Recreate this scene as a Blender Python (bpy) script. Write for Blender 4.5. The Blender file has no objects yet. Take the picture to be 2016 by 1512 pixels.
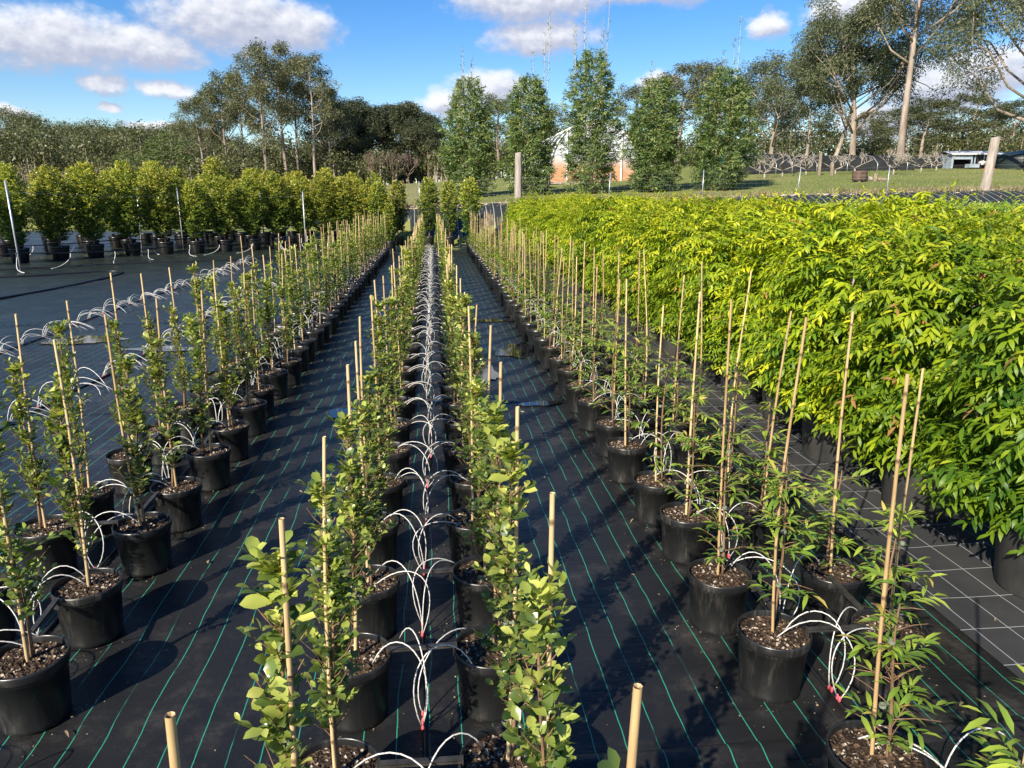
import bpy, math, random
import numpy as np
from mathutils import Vector

# ------------------------------------------------------------------ camera, sky, sun, exposure
sc = bpy.context.scene
COL = sc.collection
R = math.radians
CAM_Z, PITCH, YAW, FPX = 2.2, R(14.3), R(6.0), 1456.0
cam_d = bpy.data.cameras.new("camera")
cam = bpy.data.objects.new("camera", cam_d)
COL.objects.link(cam)
cam.location = (0, 0, CAM_Z)
cam.rotation_euler = (R(90) - PITCH, 0, -YAW)
cam_d.sensor_width = 36
cam_d.lens = 26
cam_d.clip_end = 3000
cam_d.clip_start = 0.05
sc.camera = cam

SUN_EL = R(32)
SUN_AZ = math.atan2(-0.61, -0.79)          # clockwise from +Y
SUN_DIR = Vector((math.sin(SUN_AZ) * math.cos(SUN_EL), math.cos(SUN_AZ) * math.cos(SUN_EL), math.sin(SUN_EL)))
sun_d = bpy.data.lights.new("sun", "SUN")
sun_d.energy = 5.0
sun_d.angle = R(0.53)
sun_d.color = (1.0, 0.91, 0.76)
sun = bpy.data.objects.new("sun", sun_d)
COL.objects.link(sun)
sun.rotation_euler = SUN_DIR.to_track_quat('Z', 'Y').to_euler()
sun.location = (-20, -26, 25)

vs = sc.view_settings
vs.view_transform = 'Standard'
vs.look = 'None'
vs.exposure = 0.84
vs.gamma = 1.0
vs.use_curve_mapping = False
sc.cycles.max_bounces = 6
sc.cycles.diffuse_bounces = 3
sc.cycles.glossy_bounces = 3
sc.cycles.transmission_bounces = 4
sc.cycles.use_denoising = True


class NT:
    """small helper to write node trees"""
    def __init__(s, tree):
        s.t = tree
        s.n = tree.nodes
        s.l = tree.links

    def new(s, typ, **kw):
        n = s.n.new(typ)
        for k, v in kw.items():
            setattr(n, k, v)
        return n

    def put(s, sock, v):
        if v is None:
            return
        if isinstance(v, bpy.types.NodeSocket):
            s.l.new(v, sock)
        else:
            sock.default_value = v

    def math(s, op, a, b=None, c=None, clamp=False):
        n = s.new('ShaderNodeMath', operation=op, use_clamp=clamp)
        for i, v in enumerate((a, b, c)):
            s.put(n.inputs[i], v)
        return n.outputs[0]

    def vec(s, op, a, b=None):
        n = s.new('ShaderNodeVectorMath', operation=op)
        s.put(n.inputs[0], a)
        s.put(n.inputs[1], b)
        return n.outputs['Value'] if op in ('DOT_PRODUCT', 'LENGTH', 'DISTANCE') else n.outputs[0]

    def noise(s, vec, scale, detail=4, rough=.55, col=False, distort=0.0):
        n = s.new('ShaderNodeTexNoise')
        s.put(n.inputs['Vector'], vec)
        s.put(n.inputs['Scale'], scale)
        s.put(n.inputs['Detail'], detail)
        s.put(n.inputs['Roughness'], rough)
        s.put(n.inputs['Distortion'], distort)
        return n.outputs['Color' if col else 'Fac']

    def ramp(s, fac, stops, interp='LINEAR'):
        n = s.new('ShaderNodeValToRGB')
        n.color_ramp.interpolation = interp
        el = n.color_ramp.elements
        while len(el) < len(stops):
            el.new(0.5)
        for e, (p, c) in zip(el, stops):
            e.position = p
            e.color = (c, c, c, 1) if isinstance(c, (int, float)) else (*c, 1)
        s.put(n.inputs[0], fac)
        return n.outputs[0]

    def mix(s, fac, a, b, mode='MIX'):
        n = s.new('ShaderNodeMix', data_type='RGBA', blend_type=mode)
        s.put(n.inputs[0], fac)
        s.put(n.inputs[6], a if not isinstance(a, tuple) else (*a[:3], 1))
        s.put(n.inputs[7], b if not isinstance(b, tuple) else (*b[:3], 1))
        return n.outputs[2]

    def maprange(s, v, a, b, c=0.0, d=1.0, smooth=True):
        n = s.new('ShaderNodeMapRange', interpolation_type='SMOOTHSTEP' if smooth else 'LINEAR')
        for i, x in enumerate((v, a, b, c, d)):
            s.put(n.inputs[i], x)
        return n.outputs[0]

    def sep(s, v):
        n = s.new('ShaderNodeSeparateXYZ')
        s.put(n.inputs[0], v)
        return n.outputs

    def comb(s, x, y, z):
        n = s.new('ShaderNodeCombineXYZ')
        for i, v in enumerate((x, y, z)):
            s.put(n.inputs[i], v)
        return n.outputs[0]

    def bump(s, h, strength, dist=0.01):
        n = s.new('ShaderNodeBump')
        s.put(n.inputs['Strength'], strength)
        s.put(n.inputs['Distance'], dist)
        s.put(n.inputs['Height'], h)
        return n.outputs[0]


# ---- world: physical sky with fair-weather cumulus spread over it
world = bpy.data.worlds.new("World")
sc.world = world
world.use_nodes = True
W = NT(world.node_tree)
W.n.clear()
sky = W.new('ShaderNodeTexSky', sky_type='NISHITA', sun_disc=False)
sky.sun_elevation = SUN_EL
sky.sun_rotation = SUN_AZ % (2 * math.pi)
sky.altitude = 100
sky.air_density = 1.0
sky.dust_density = 0.3
sky.ozone_density = 2.5
# clouds: (azimuth, elevation, half width, half height) in degrees
CLOUDS = [(-23.8, 9.3, 6.2, 2.0), (-18.8, 9.3, 4.4, 1.5), (-13.2, 11.2, 5.8, 2.0), (-9.4, 11.0, 3.4, 1.6), (-21.3, 6.9, 1.7, 0.75),
          (-17.6, 6.9, 2.0, 0.65), (-26.9, 5.0, 1.5, 0.5), (-21.4, 5.4, 0.8, 0.4), (7.1, 13.1, 6.0, 1.5),
          (8.2, 10.9, 4.4, 1.3), (17.0, 13.7, 6.7, 1.1), (23.6, 11.2, 1.4, 1.0), (28.5, 11.7, 2.8, 1.4), (4.4, 7.5, 3.2, 1.4),
          (0.9, 6.5, 2.1, 1.1), (34.4, 6.6, 4.4, 1.8), (37.2, 7.4, 3.6, 1.6), (31.4, 4.7, 3.4, 1.5), (16.3, 7.6, 1.6, 0.7),
          (-18.1, 4.3, 2.8, 0.5), (-33, 8, 5, 1.8), (46, 9, 5, 2.0), (-45, 11, 6, 2.4), (60, 7, 6, 1.9), (20, 22, 9, 3), (-20, 25, 10, 3.5)]
rc = random.Random(5)
for k in range(26):
    az = 75 + k * 8.2 + rc.uniform(-3, 3)
    CLOUDS.append(((az + 180) % 360 - 180, rc.uniform(5, 28), rc.uniform(3, 8), rc.uniform(1.2, 3)))
grp = bpy.data.node_groups.new('cloud_field', 'ShaderNodeTree')
grp.interface.new_socket('P', in_out='INPUT', socket_type='NodeSocketVector')
grp.interface.new_socket('M', in_out='OUTPUT', socket_type='NodeSocketFloat')
Gn = NT(grp)
gi = Gn.new('NodeGroupInput')
go = Gn.new('NodeGroupOutput')
acc = None
for (a, e, ra, re) in CLOUDS:
    d = Gn.vec('MULTIPLY', Gn.vec('SUBTRACT', gi.outputs[0], (a, e, 0)), (1 / ra, 1 / re, 0))
    q = Gn.vec('DOT_PRODUCT', d, d)
    acc = q if acc is None else Gn.math('SMOOTH_MIN', acc, q, 0.25)
Gn.put(go.inputs[0], Gn.math('SUBTRACT', 1.0, acc))
tc = W.new('ShaderNodeTexCoord')
dx, dy, dz = W.sep(W.vec('NORMALIZE', tc.outputs['Generated']))
azd = W.math('MULTIPLY', W.math('ARCTAN2', dx, dy), 180 / math.pi)
eld = W.math('MULTIPLY', W.math('ARCSINE', dz), 180 / math.pi)
P = W.comb(azd, eld, 0.0)
PN = W.comb(W.math('MULTIPLY', azd, 0.75), eld, 0.0)
n_big = W.vec('SUBTRACT', W.noise(PN, 0.42, 5, .6, col=True), (.5, .5, .5))
warp = W.vec('MULTIPLY', n_big, (3.2, 1.7, 0))
PW = W.vec('ADD', P, warp)


def field(p):
    g = W.new('ShaderNodeGroup')
    g.node_tree = grp
    W.put(g.inputs[0], p)
    return g.outputs[0]


M0 = field(PW)
M1 = field(W.vec('ADD', PW, (-0.5, 0.95, 0)))
fine = W.noise(PN, 1.25, 8, .56)
fine2 = W.noise(W.vec('ADD', PN, (-0.25, 0.45, 0)), 1.25, 8, .56)
dens = W.math('ADD', M0, W.math('MULTIPLY', W.math('SUBTRACT', fine, .5), 1.3))
mask = W.maprange(dens, -0.35, 0.85, 0.0, 0.96)
mask = W.math('MULTIPLY', mask, W.maprange(eld, -1, 2))
lit = W.math('ADD', W.math('SUBTRACT', M0, M1), W.math('MULTIPLY', W.math('SUBTRACT', fine, fine2), 1.6))
lit = W.maprange(lit, -0.5, 1.35)
ccol = W.mix(lit, (3.7, 3.95, 5.0), (7.2, 7.25, 7.5))
hs = W.new('ShaderNodeHueSaturation')
hs.inputs['Hue'].default_value = 0.512
hs.inputs['Saturation'].default_value = 1.42
hs.inputs['Value'].default_value = 1.12
W.put(hs.inputs['Color'], sky.outputs[0])
skycol = W.mix(mask, hs.outputs[0], ccol)
bg = W.new('ShaderNodeBackground')
W.put(bg.inputs['Color'], skycol)
bg.inputs['Strength'].default_value = 0.08
wo = W.new('ShaderNodeOutputWorld')
W.l.new(bg.outputs[0], wo.inputs[0])


# ------------------------------------------------------------------ geometry helpers
def nrm(a):
    return a / np.maximum(np.linalg.norm(a, axis=-1, keepdims=True), 1e-9)


# leaf templates: (along, across, up) rows and triangles
def tmpl(kind):
    if kind == 'round':        # obovate, folded along its midrib, tip bent
        v = [(0, 0, 0), (.2, 0, 0), (.52, 0, .02), (.82, 0, -.01), (1, 0, -.08)]
        for sg in (1, -1):
            v += [(.2, .24 * sg, .05), (.52, .48 * sg, .10), (.82, .33 * sg, .05)]
        f = []
        for o, fl in ((5, 0), (8, 1)):
            for q in ((0, 1, o), (1, 2, o + 1), (1, o + 1, o), (2, 3, o + 2), (2, o + 2, o + 1), (3, 4, o + 2)):
                f.append(q if not fl else q[::-1])
        return np.array(v, float), np.array(f)
    elif kind == 'lance':      # narrow, drooping
        v = [(0, 0, 0), (.33, 0, .05), (.70, 0, 0), (1, 0, -.16), (.30, .42, .07), (.66, .40, .03), (.30, -.42, .07), (.66, -.40, .03)]
    else:                      # small diamond
        v = [(0, 0, 0), (.5, .5, .06), (1, 0, -.05), (.5, -.5, .06)]
        return np.array(v, float), np.array([(0, 3, 2), (0, 2, 1)])
    f = [(0, 1, 4), (1, 2, 5), (1, 5, 4), (2, 3, 5), (0, 6, 1), (1, 7, 2), (1, 6, 7), (2, 7, 3)]
    return np.array(v, float), np.array(f)


TM = {k: tmpl(k) for k in ('round', 'lance', 'dia')}


class G:
    """collects geometry for ONE mesh"""
    def __init__(s):
        s.V, s.A, s.F, s.n = [], [], [], 0     # F: (array k x m, material, smooth)

    def add(s, v, faces, mat=0, age=0.0, smooth=True):
        v = np.asarray(v, float).reshape(-1, 3)
        s.V.append(v)
        s.A.append(np.broadcast_to(np.asarray(age, float), (len(v),)) if np.ndim(age) < 2 else np.ravel(age))
        for f in (faces if isinstance(faces, list) else [faces]):
            f = np.asarray(f, int)
            if len(f):
                s.F.append((f + s.n, mat, smooth))
        s.n += len(v)
        return s

    def tube(s, pts, rad, n=6, mat=0, age=0.0, cap=True, smooth=True):
        pts = np.asarray(pts, float)
        m = len(pts)
        rad = np.broadcast_to(np.asarray(rad, float), (m,))
        tan = nrm(np.gradient(pts, axis=0))
        ref = np.array([1., 0, 0]) if abs(tan[0][0]) < .8 else np.array([0, 1., 0])
        u = nrm(np.cross(tan[0], ref))
        ang = np.arange(n) * 2 * math.pi / n
        rings = []
        for i in range(m):
            u = nrm(u - tan[i] * np.dot(u, tan[i]))
            w = np.cross(tan[i], u)
            rings.append(pts[i] + rad[i] * (np.cos(ang)[:, None] * u + np.sin(ang)[:, None] * w))
        V = np.concatenate(rings)
        i = np.arange(m - 1)[:, None] * n
        j = np.arange(n)[None, :]
        k = (j + 1) % n
        q = np.stack([i + j, i + k, i + n + k, i + n + j], -1).reshape(-1, 4)
        fs = [q]
        if cap:
            fs.append(np.array([list(range(n))[::-1]]))
            fs.append(np.array([[(m - 1) * n + a for a in range(n)]]))
        if np.ndim(age) == 1 and len(age) == m:
            age = np.repeat(age, n)
        return s.add(V, fs, mat, age, smooth)

    def lathe(s, prof, n=24, mat=0, age=0.0, close=False, smooth=True):
        prof = np.asarray(prof, float)
        m = len(prof)
        ang = np.arange(n) * 2 * math.pi / n
        V = np.stack([prof[:, 0, None] * np.cos(ang), prof[:, 0, None] * np.sin(ang), np.broadcast_to(prof[:, 1, None], (m, n))], -1).reshape(-1, 3)
        i = np.arange(m - 1)[:, None] * n
        j = np.arange(n)[None, :]
        k = (j + 1) % n
        q = np.stack([i + j, i + k, i + n + k, i + n + j], -1).reshape(-1, 4)
        fs = [q]
        if close:
            fs.append(np.array([[(m - 1) * n + a for a in range(n)]]))
            fs.append(np.array([list(range(n))[::-1]]))
        return s.add(V, fs, mat, age, smooth)

    def box(s, c, size, mat=0, rz=0.0, axis=None):
        x, y, z = np.asarray(size) / 2
        v = np.array([(a, b, d) for a in (-x, x) for b in (-y, y) for d in (-z, z)])
        if axis is not None:
            v = v @ np.asarray(axis)
        cz, sz = math.cos(rz), math.sin(rz)
        v = v @ np.array([[cz, sz, 0], [-sz, cz, 0], [0, 0, 1]]) + np.asarray(c)
        f = np.array([(0, 1, 3, 2), (4, 6, 7, 5), (0, 4, 5, 1), (2, 3, 7, 6), (0, 2, 6, 4), (1, 5, 7, 3)])
        return s.add(v, f, mat, 0.0, False)

    def grid(s, X, Y, Z, mat=0, age=0.0, smooth=True):
        ny, nx = X.shape
        i = np.arange(ny - 1)[:, None] * nx
        j = np.arange(nx - 1)[None, :]
        q = np.stack([i + j, i + j + 1, i + nx + j + 1, i + nx + j], -1).reshape(-1, 4)
        return s.add(np.stack([X, Y, Z], -1).reshape(-1, 3), q, mat, np.ravel(age) if np.ndim(age) else age, smooth)

    def leaves(s, kind, P, D, N, L, Wd, age, mat=0):
        tv, tf = TM[kind]
        P, D = np.asarray(P, float), nrm(np.asarray(D, float))
        S = nrm(np.cross(D, N) + 1e-6)
        Nn = np.cross(S, D)
        L = np.asarray(L, float)[:, None, None]
        Wd = np.asarray(Wd, float)[:, None, None]
        V = P[:, None] + tv[None, :, 0:1] * L * D[:, None] + tv[None, :, 1:2] * Wd * S[:, None] + tv[None, :, 2:3] * L * Nn[:, None]
        k = len(P)
        F = (tf[None] + (np.arange(k) * len(tv))[:, None, None]).reshape(-1, 3)
        return s.add(V.reshape(-1, 3), F, mat, np.repeat(np.asarray(age, float), len(tv)), True)

    def mesh(s, name, *mats):
        me = bpy.data.meshes.new(name)
        V = np.concatenate(s.V)
        me.vertices.add(len(V))
        me.vertices.foreach_set('co', V.ravel())
        lv = np.concatenate([f.ravel() for f, _, _ in s.F])
        tot = np.concatenate([np.full(len(f), f.shape[1]) for f, _, _ in s.F])
        mi = np.concatenate([np.full(len(f), m) for f, m, _ in s.F])
        sm = np.concatenate([np.full(len(f), b) for f, _, b in s.F])
        me.loops.add(len(lv))
        me.loops.foreach_set('vertex_index', lv.astype(np.int32))
        me.polygons.add(len(tot))
        me.polygons.foreach_set('loop_start', np.concatenate([[0], np.cumsum(tot)[:-1]]).astype(np.int32))
        me.update(calc_edges=True)
        me.polygons.foreach_set('material_index', mi.astype(np.int32))
        me.polygons.foreach_set('use_smooth', sm.astype(bool))
        at = me.attributes.new('age', 'FLOAT', 'POINT')
        at.data.foreach_set('value', np.concatenate(s.A).astype(np.float32))
        for m in mats:
            me.materials.append(MAT[m])
        me.update()
        return me


def obj(name, me, parent=None, loc=(0, 0, 0), rz=0.0, scale=None, rot=None):
    o = bpy.data.objects.new(name, me)
    COL.objects.link(o)
    o.location = loc
    o.rotation_euler = rot if rot is not None else (0, 0, rz)
    if scale is not None:
        o.scale = scale if np.ndim(scale) else (scale,) * 3
    if parent is not None:
        o.parent = parent
    return o


def tag(o, label, cat, group=None):
    o['label'] = label
    o['category'] = cat
    if group:
        o['group'] = group
    return o


def thing(name, label, cat, loc=(0, 0, 0), rz=0.0, group=None, scale=None):
    return tag(obj(name, None, None, loc, rz, scale), label, cat, group)


def struct(name, me, kind='structure'):
    o = obj(name, me)
    o['kind'] = kind
    return o


def project(x, y, z):
    z -= CAM_Z
    s = x * math.cos(YAW) - y * math.sin(YAW)
    f = x * math.sin(YAW) + y * math.cos(YAW)
    d = f * math.cos(PITCH) - z * math.sin(PITCH)
    if d < .1:
        return (9e9, 9e9)
    return (1008 + FPX * s / d, 756 - FPX * (f * math.sin(PITCH) + z * math.cos(PITCH)) / d)


def in_frame(x, y, z0, z1, rad=0.0, m=0):
    ps = [project(x + dx, y, z) for dx in (-rad, 0, rad) for z in (z0, (z0 + z1) / 2, z1)]
    return any(-m <= p[0] <= 2016 + m and -m <= p[1] <= 1512 + m for p in ps)


_ONES = ['', 'first', 'second', 'third', 'fourth', 'fifth', 'sixth', 'seventh', 'eighth', 'ninth', 'tenth', 'eleventh', 'twelfth',
         'thirteenth', 'fourteenth', 'fifteenth', 'sixteenth', 'seventeenth', 'eighteenth', 'nineteenth']
_TENS = {2: ('twenty', 'twentieth'), 3: ('thirty', 'thirtieth'), 4: ('forty', 'fortieth'), 5: ('fifty', 'fiftieth')}


def ordw(n):
    if n < 20:
        return _ONES[n]
    t, o = divmod(n, 10)
    return _TENS[t][1] if o == 0 else _TENS[t][0] + '-' + _ONES[o]


# ------------------------------------------------------------------ materials
MAT = {}


def material(name):
    m = bpy.data.materials.new(name)
    m.use_nodes = True
    n = NT(m.node_tree)
    n.n.clear()
    out = n.new('ShaderNodeOutputMaterial')
    bs = n.new('ShaderNodeBsdfPrincipled')
    n.l.new(bs.outputs[0], out.inputs[0])
    MAT[name] = m
    n.out, n.b = out, bs
    return n


def setb(n, **kw):
    names = dict(col='Base Color', rough='Roughness', spec='Specular IOR Level', metal='Metallic', normal='Normal')
    for k, v in kw.items():
        if isinstance(v, tuple):
            v = (*v, 1)
        n.put(n.b.inputs[names[k]], v)


def opos(n):
    return n.new('ShaderNodeTexCoord').outputs['Object']


def wpos(n):
    return n.new('ShaderNodeNewGeometry').outputs['Position']


def plain(name, col, rough=.6, spec=.4, metal=0.0, var=.25, scale=6.0, bump=0.0, world_space=False):
    n = material(name)
    p = wpos(n) if world_space else opos(n)
    f = n.noise(p, scale, 5, .6)
    lo = tuple(c * (1 - var) for c in col)
    hi = tuple(min(1, c * (1 + var)) for c in col)
    setb(n, col=n.ramp(f, [(.3, lo), (.7, hi)]), rough=rough, spec=spec, metal=metal)
    if bump:
        setb(n, normal=n.bump(n.noise(p, scale * 6, 4), bump, .01))
    return n


def leaf(name, stops, rough=.42, trans=.3, spec=.45, tint=(1.5, 1.45, .55)):
    n = material(name)
    at = n.new('ShaderNodeAttribute', attribute_name='age')
    col = n.ramp(at.outputs['Fac'], stops)
    oi = n.new('ShaderNodeObjectInfo')
    col = n.mix(1.0, col, oi.outputs['Color'], 'MULTIPLY')
    col = n.mix(1.0, col, n.ramp(oi.outputs['Random'], [(0, (.86, .9, .84)), (1, (1.12, 1.08, 1.1))]), 'MULTIPLY')
    setb(n, col=col, rough=rough, spec=spec)
    tr = n.new('ShaderNodeBsdfTranslucent')
    n.put(tr.inputs[0], n.mix(1.0, col, tint, 'MULTIPLY'))
    mx = n.new('ShaderNodeMixShader')
    mx.inputs[0].default_value = trans
    n.l.new(n.b.outputs[0], mx.inputs[1])
    n.l.new(tr.outputs[0], mx.inputs[2])
    n.l.new(mx.outputs[0], n.out.inputs[0])
    return n


leaf('fig_leaf', [(0, (.042, .084, .025)), (.4, (.135, .195, .042)), (.75, (.34, .40, .080)), (1, (.56, .58, .15))], rough=.30, trans=.34, spec=.5)
leaf('lance_leaf', [(0, (.058, .125, .025)), (.45, (.17, .27, .036)), (.85, (.38, .46, .06)), (1, (.48, .38, .09))], rough=.33, trans=.28)
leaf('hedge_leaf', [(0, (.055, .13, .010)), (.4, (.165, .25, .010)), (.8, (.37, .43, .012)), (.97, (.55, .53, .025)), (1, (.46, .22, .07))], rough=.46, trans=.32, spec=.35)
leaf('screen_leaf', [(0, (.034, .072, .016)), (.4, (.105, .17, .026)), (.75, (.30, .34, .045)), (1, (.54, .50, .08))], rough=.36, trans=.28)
leaf('clip_leaf', [(0, (.06, .15, .02)), (.5, (.20, .32, .03)), (1, (.50, .55, .10))], rough=.4, trans=.3)
leaf('bamboo_leaf', [(0, (.046, .098, .034)), (.55, (.125, .195, .060)), (1, (.30, .35, .12))], rough=.4, trans=.25)
leaf('gum_leaf', [(0, (.058, .076, .042)), (.5, (.135, .155, .080)), (1, (.26, .265, .145))], rough=.45, trans=.26, tint=(1.2, 1.25, .8))
leaf('dark_leaf', [(0, (.026, .040, .022)), (.5, (.055, .074, .036)), (1, (.13, .14, .065))], rough=.5, trans=.15, tint=(1.2, 1.25, .8))
leaf('bush_leaf', [(0, (.07, .11, .035)), (1, (.19, .24, .085))], rough=.5, trans=.2)
leaf('dry_grass_blade', [(0, (.20, .15, .08)), (.5, (.36, .28, .17)), (1, (.20, .26, .08))], rough=.7, trans=.2)


def bark(name, lo, hi, sx=10.0):
    n = material(name)
    p = opos(n)
    pz = n.vec('MULTIPLY', p, (sx, sx, sx * .16))
    f = n.noise(pz, 1.0, 6, .65)
    setb(n, col=n.ramp(f, [(.28, lo), (.7, hi)]), rough=.8, spec=.2, normal=n.bump(f, .5, .03))


bark('gum_bark', (.12, .09, .075), (.44, .37, .31), 2.2)
bark('brown_bark', (.07, .05, .04), (.26, .19, .15), 2.5)
bark('pale_bark', (.22, .19, .16), (.44, .39, .33), 8)
bark('stem_bark', (.10, .055, .03), (.30, .19, .11), 40)
bark('timber', (.22, .18, .15), (.48, .42, .36), 9)
# bamboo cane: tan, paler and darker along its length ('age' marks the joints)
n = material('cane')
p = opos(n)
at = n.new('ShaderNodeAttribute', attribute_name='age')
oi = n.new('ShaderNodeObjectInfo')
c = n.ramp(n.noise(n.vec('MULTIPLY', p, (60, 60, 6)), 1.0, 4), [(.28, (.40, .28, .15)), (.5, (.62, .46, .24)), (.75, (.74, .58, .33))])
c = n.mix(n.math('MULTIPLY', at.outputs['Fac'], .9), c, (.13, .08, .045))
c = n.mix(1.0, c, n.ramp(oi.outputs['Random'], [(0, (.75, .68, .62)), (.6, (1, 1, 1)), (1, (1.1, 1.08, 1.0))]), 'MULTIPLY')
setb(n, col=c, rough=.5, spec=.35)
# black moulded pot, dusty and scuffed
n = material('pot_plastic')
p = opos(n)
oi = n.new('ShaderNodeObjectInfo')
pr = n.vec('ADD', p, n.comb(n.math('MULTIPLY', oi.outputs['Random'], 37), 0., 0.))
d1 = n.noise(n.vec('MULTIPLY', pr, (9, 9, 3)), 1.0, 6, .65)
d2 = n.noise(n.vec('MULTIPLY', pr, (70, 70, 8)), 1.0, 3)
dust = n.math('MULTIPLY', n.maprange(d1, .45, .75), n.maprange(d2, .35, .8))
setb(n, col=n.mix(dust, (.012, .0125, .013), (.095, .088, .078)), rough=n.maprange(d1, .2, .8, .24, .42), spec=.6,
     normal=n.bump(d2, .12, .002))
n = material('grey_pot_plastic')
p = opos(n)
d1 = n.noise(n.vec('MULTIPLY', p, (5, 5, 2)), 1.0, 6, .65)
setb(n, col=n.ramp(d1, [(.3, (.026, .027, .027)), (.75, (.085, .082, .076))]), rough=.5, spec=.4)
n = material('potting_mix')
p = opos(n)
vo = n.new('ShaderNodeTexVoronoi')
vo.inputs['Scale'].default_value = 85
n.put(vo.inputs['Vector'], p)
vs_ = n.sep(vo.outputs['Color'])
c = n.ramp(vs_[0], [(0, (.028, .018, .012)), (.5, (.075, .048, .030)), (.82, (.15, .10, .065)), (.93, (.42, .36, .28)), (1, (.55, .5, .42))], 'CONSTANT')
setb(n, col=c, rough=.85, spec=.2, normal=n.bump(vo.outputs['Distance'], .9, .01))
plain('poly_pipe', (.012, .012, .013), .35, .5)
plain('bar_plastic', (.035, .033, .030), .42, .5, var=.5, scale=20)
n = material('drip_tube')                       # white tube with black print dashes
at = n.new('ShaderNodeAttribute', attribute_name='age')
fr = n.math('FRACT', n.math('MULTIPLY', at.outputs['Fac'], 11.0))
setb(n, col=n.mix(n.math('GREATER_THAN', fr, .9), (.58, .57, .54), (.34, .34, .33)), rough=.4, spec=.4)
plain('barb', (.62, .10, .12), .4)
plain('tie_tape', (.16, .18, .13), .5, scale=30)
plain('galv', (.52, .55, .58), .38, .5, .55, var=.15)
plain('wire', (.35, .36, .37), .4, .5, .7)
plain('white_paint', (.72, .72, .70), .5, var=.08)
plain('shade_cloth', (.020, .022, .023), .75, .2, var=.5, scale=1.2, bump=.3)
plain('green_cloth', (.02, .12, .085), .7, .2, scale=2)
plain('dark_roof', (.12, .13, .15), .5, .4, var=.3, scale=.8)
plain('tank_plastic', (.016, .026, .026), .45, .4)
plain('shed_metal', (.30, .36, .42), .45, .4, .1, var=.2, scale=2)
plain('cone_orange', (.75, .07, .03), .5, var=.1)
plain('cloth_red', (.45, .10, .10), .8)
plain('cloth_dark', (.03, .03, .035), .8, var=.5)
plain('rust', (.10, .065, .05), .75, .2, var=.5, scale=5)
plain('wood_block', (.27, .21, .155), .8, .2, var=.4, scale=8)
plain('stone', (.42, .36, .30), .85, .2, var=.35, scale=4)
plain('painted_bay_shade', (.012, .012, .012), .8, .1)
n = material('tunnel_film')                     # weathered plastic, red clay splashed up from the floor
p = opos(n)
x, y, z = n.sep(p)
st = n.maprange(n.math('ADD', z, n.math('MULTIPLY', n.math('SUBTRACT', n.noise(p, .7, 4), .5), 1.8)), .9, 2.1)
setb(n, col=n.mix(st, n.ramp(n.noise(n.vec('MULTIPLY', p, (.6, 1, 4)), 1.4, 4), [(.3, (.40, .20, .10)), (.7, (.55, .33, .19))]), (.50, .53, .57)),
     rough=.35, spec=.5)
# weed mat: black woven sheet with green marker threads
n = material('weed_mat')
p = wpos(n)
x, y, z = n.sep(p)
w1 = n.math('MULTIPLY', n.math('SUBTRACT', n.noise(n.comb(n.math('MULTIPLY', x, .5), n.math('MULTIPLY', y, 1.3), 0.), 1.0, 2), .5), .06)
w2 = n.math('MULTIPLY', n.math('SUBTRACT', n.noise(n.comb(x, n.math('MULTIPLY', y, 5), 3.), 1.0, 2), .5), .010)
xx = n.math('ADD', x, n.math('ADD', w1, w2))
fr = n.math('ABSOLUTE', n.math('SUBTRACT', n.math('FRACT', n.math('MULTIPLY', xx, 1 / .135)), .5))
ln = n.math('LESS_THAN', fr, .016)
brk = n.maprange(n.noise(n.comb(n.math('MULTIPLY', x, 7.4), n.math('MULTIPLY', y, 2.2), 0.), 1.0, 3, .6), .36, .46, .12, 1.0)
ln = n.math('MULTIPLY', ln, brk)
dirt = n.noise(p, .8, 6, .65)
fib = n.noise(n.vec('MULTIPLY', p, (230, 60, 1)), 1.0, 2)
dust = n.maprange(n.noise(p, 2.2, 8, .75), .48, .76, 0, .75)
base = n.mix(dust, n.ramp(dirt, [(.3, (.0105, .011, .0115)), (.7, (.019, .019, .0195))]), (.07, .062, .052))
setb(n, col=n.mix(ln, base, (.03, .29, .19)), rough=n.maprange(dirt, .3, .7, .30, .46), spec=.30,
     normal=n.bump(n.math('ADD', n.math('MULTIPLY', fib, .10), n.math('ADD', n.noise(n.vec('MULTIPLY', p, (1.2, 3.4, 1)), 1.0, 5, .6), n.math('MULTIPLY', n.noise(p, 14, 3), .15))), .5, .035))
n = material('grey_mat')                        # older mat with white grid threads
p = wpos(n)
x, y, z = n.sep(p)
w1 = n.math('MULTIPLY', n.math('SUBTRACT', n.noise(p, 1.1, 2), .5), .05)
fx = n.math('ABSOLUTE', n.math('SUBTRACT', n.math('FRACT', n.math('MULTIPLY', n.math('ADD', x, w1), 1 / .19)), .5))
fy = n.math('ABSOLUTE', n.math('SUBTRACT', n.math('FRACT', n.math('MULTIPLY', n.math('ADD', y, w1), 1 / .3)), .5))
ln = n.math('MAXIMUM', n.math('LESS_THAN', fx, .012), n.math('LESS_THAN', fy, .008))
dirt = n.noise(p, .9, 6, .65)
setb(n, col=n.mix(n.math('MULTIPLY', ln, .8), n.ramp(dirt, [(.3, (.030, .031, .034)), (.7, (.060, .060, .060))]), (.42, .44, .44)), rough=.55, spec=.3,
     normal=n.bump(n.noise(p, 3, 4), .3, .03))
n = material('bank_mat')                        # same sheet over the embankment, pale threads run up the slope
p = wpos(n)
at = n.new('ShaderNodeAttribute', attribute_name='age')
w1 = n.math('MULTIPLY', n.math('SUBTRACT', n.noise(p, .8, 2), .5), .14)
fr = n.math('ABSOLUTE', n.math('SUBTRACT', n.math('FRACT', n.math('MULTIPLY', n.math('ADD', at.outputs['Fac'], w1), 1 / .34)), .5))
ln = n.math('MULTIPLY', n.math('LESS_THAN', fr, .045), .7)
dirt = n.noise(p, .7, 6, .65)
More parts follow.
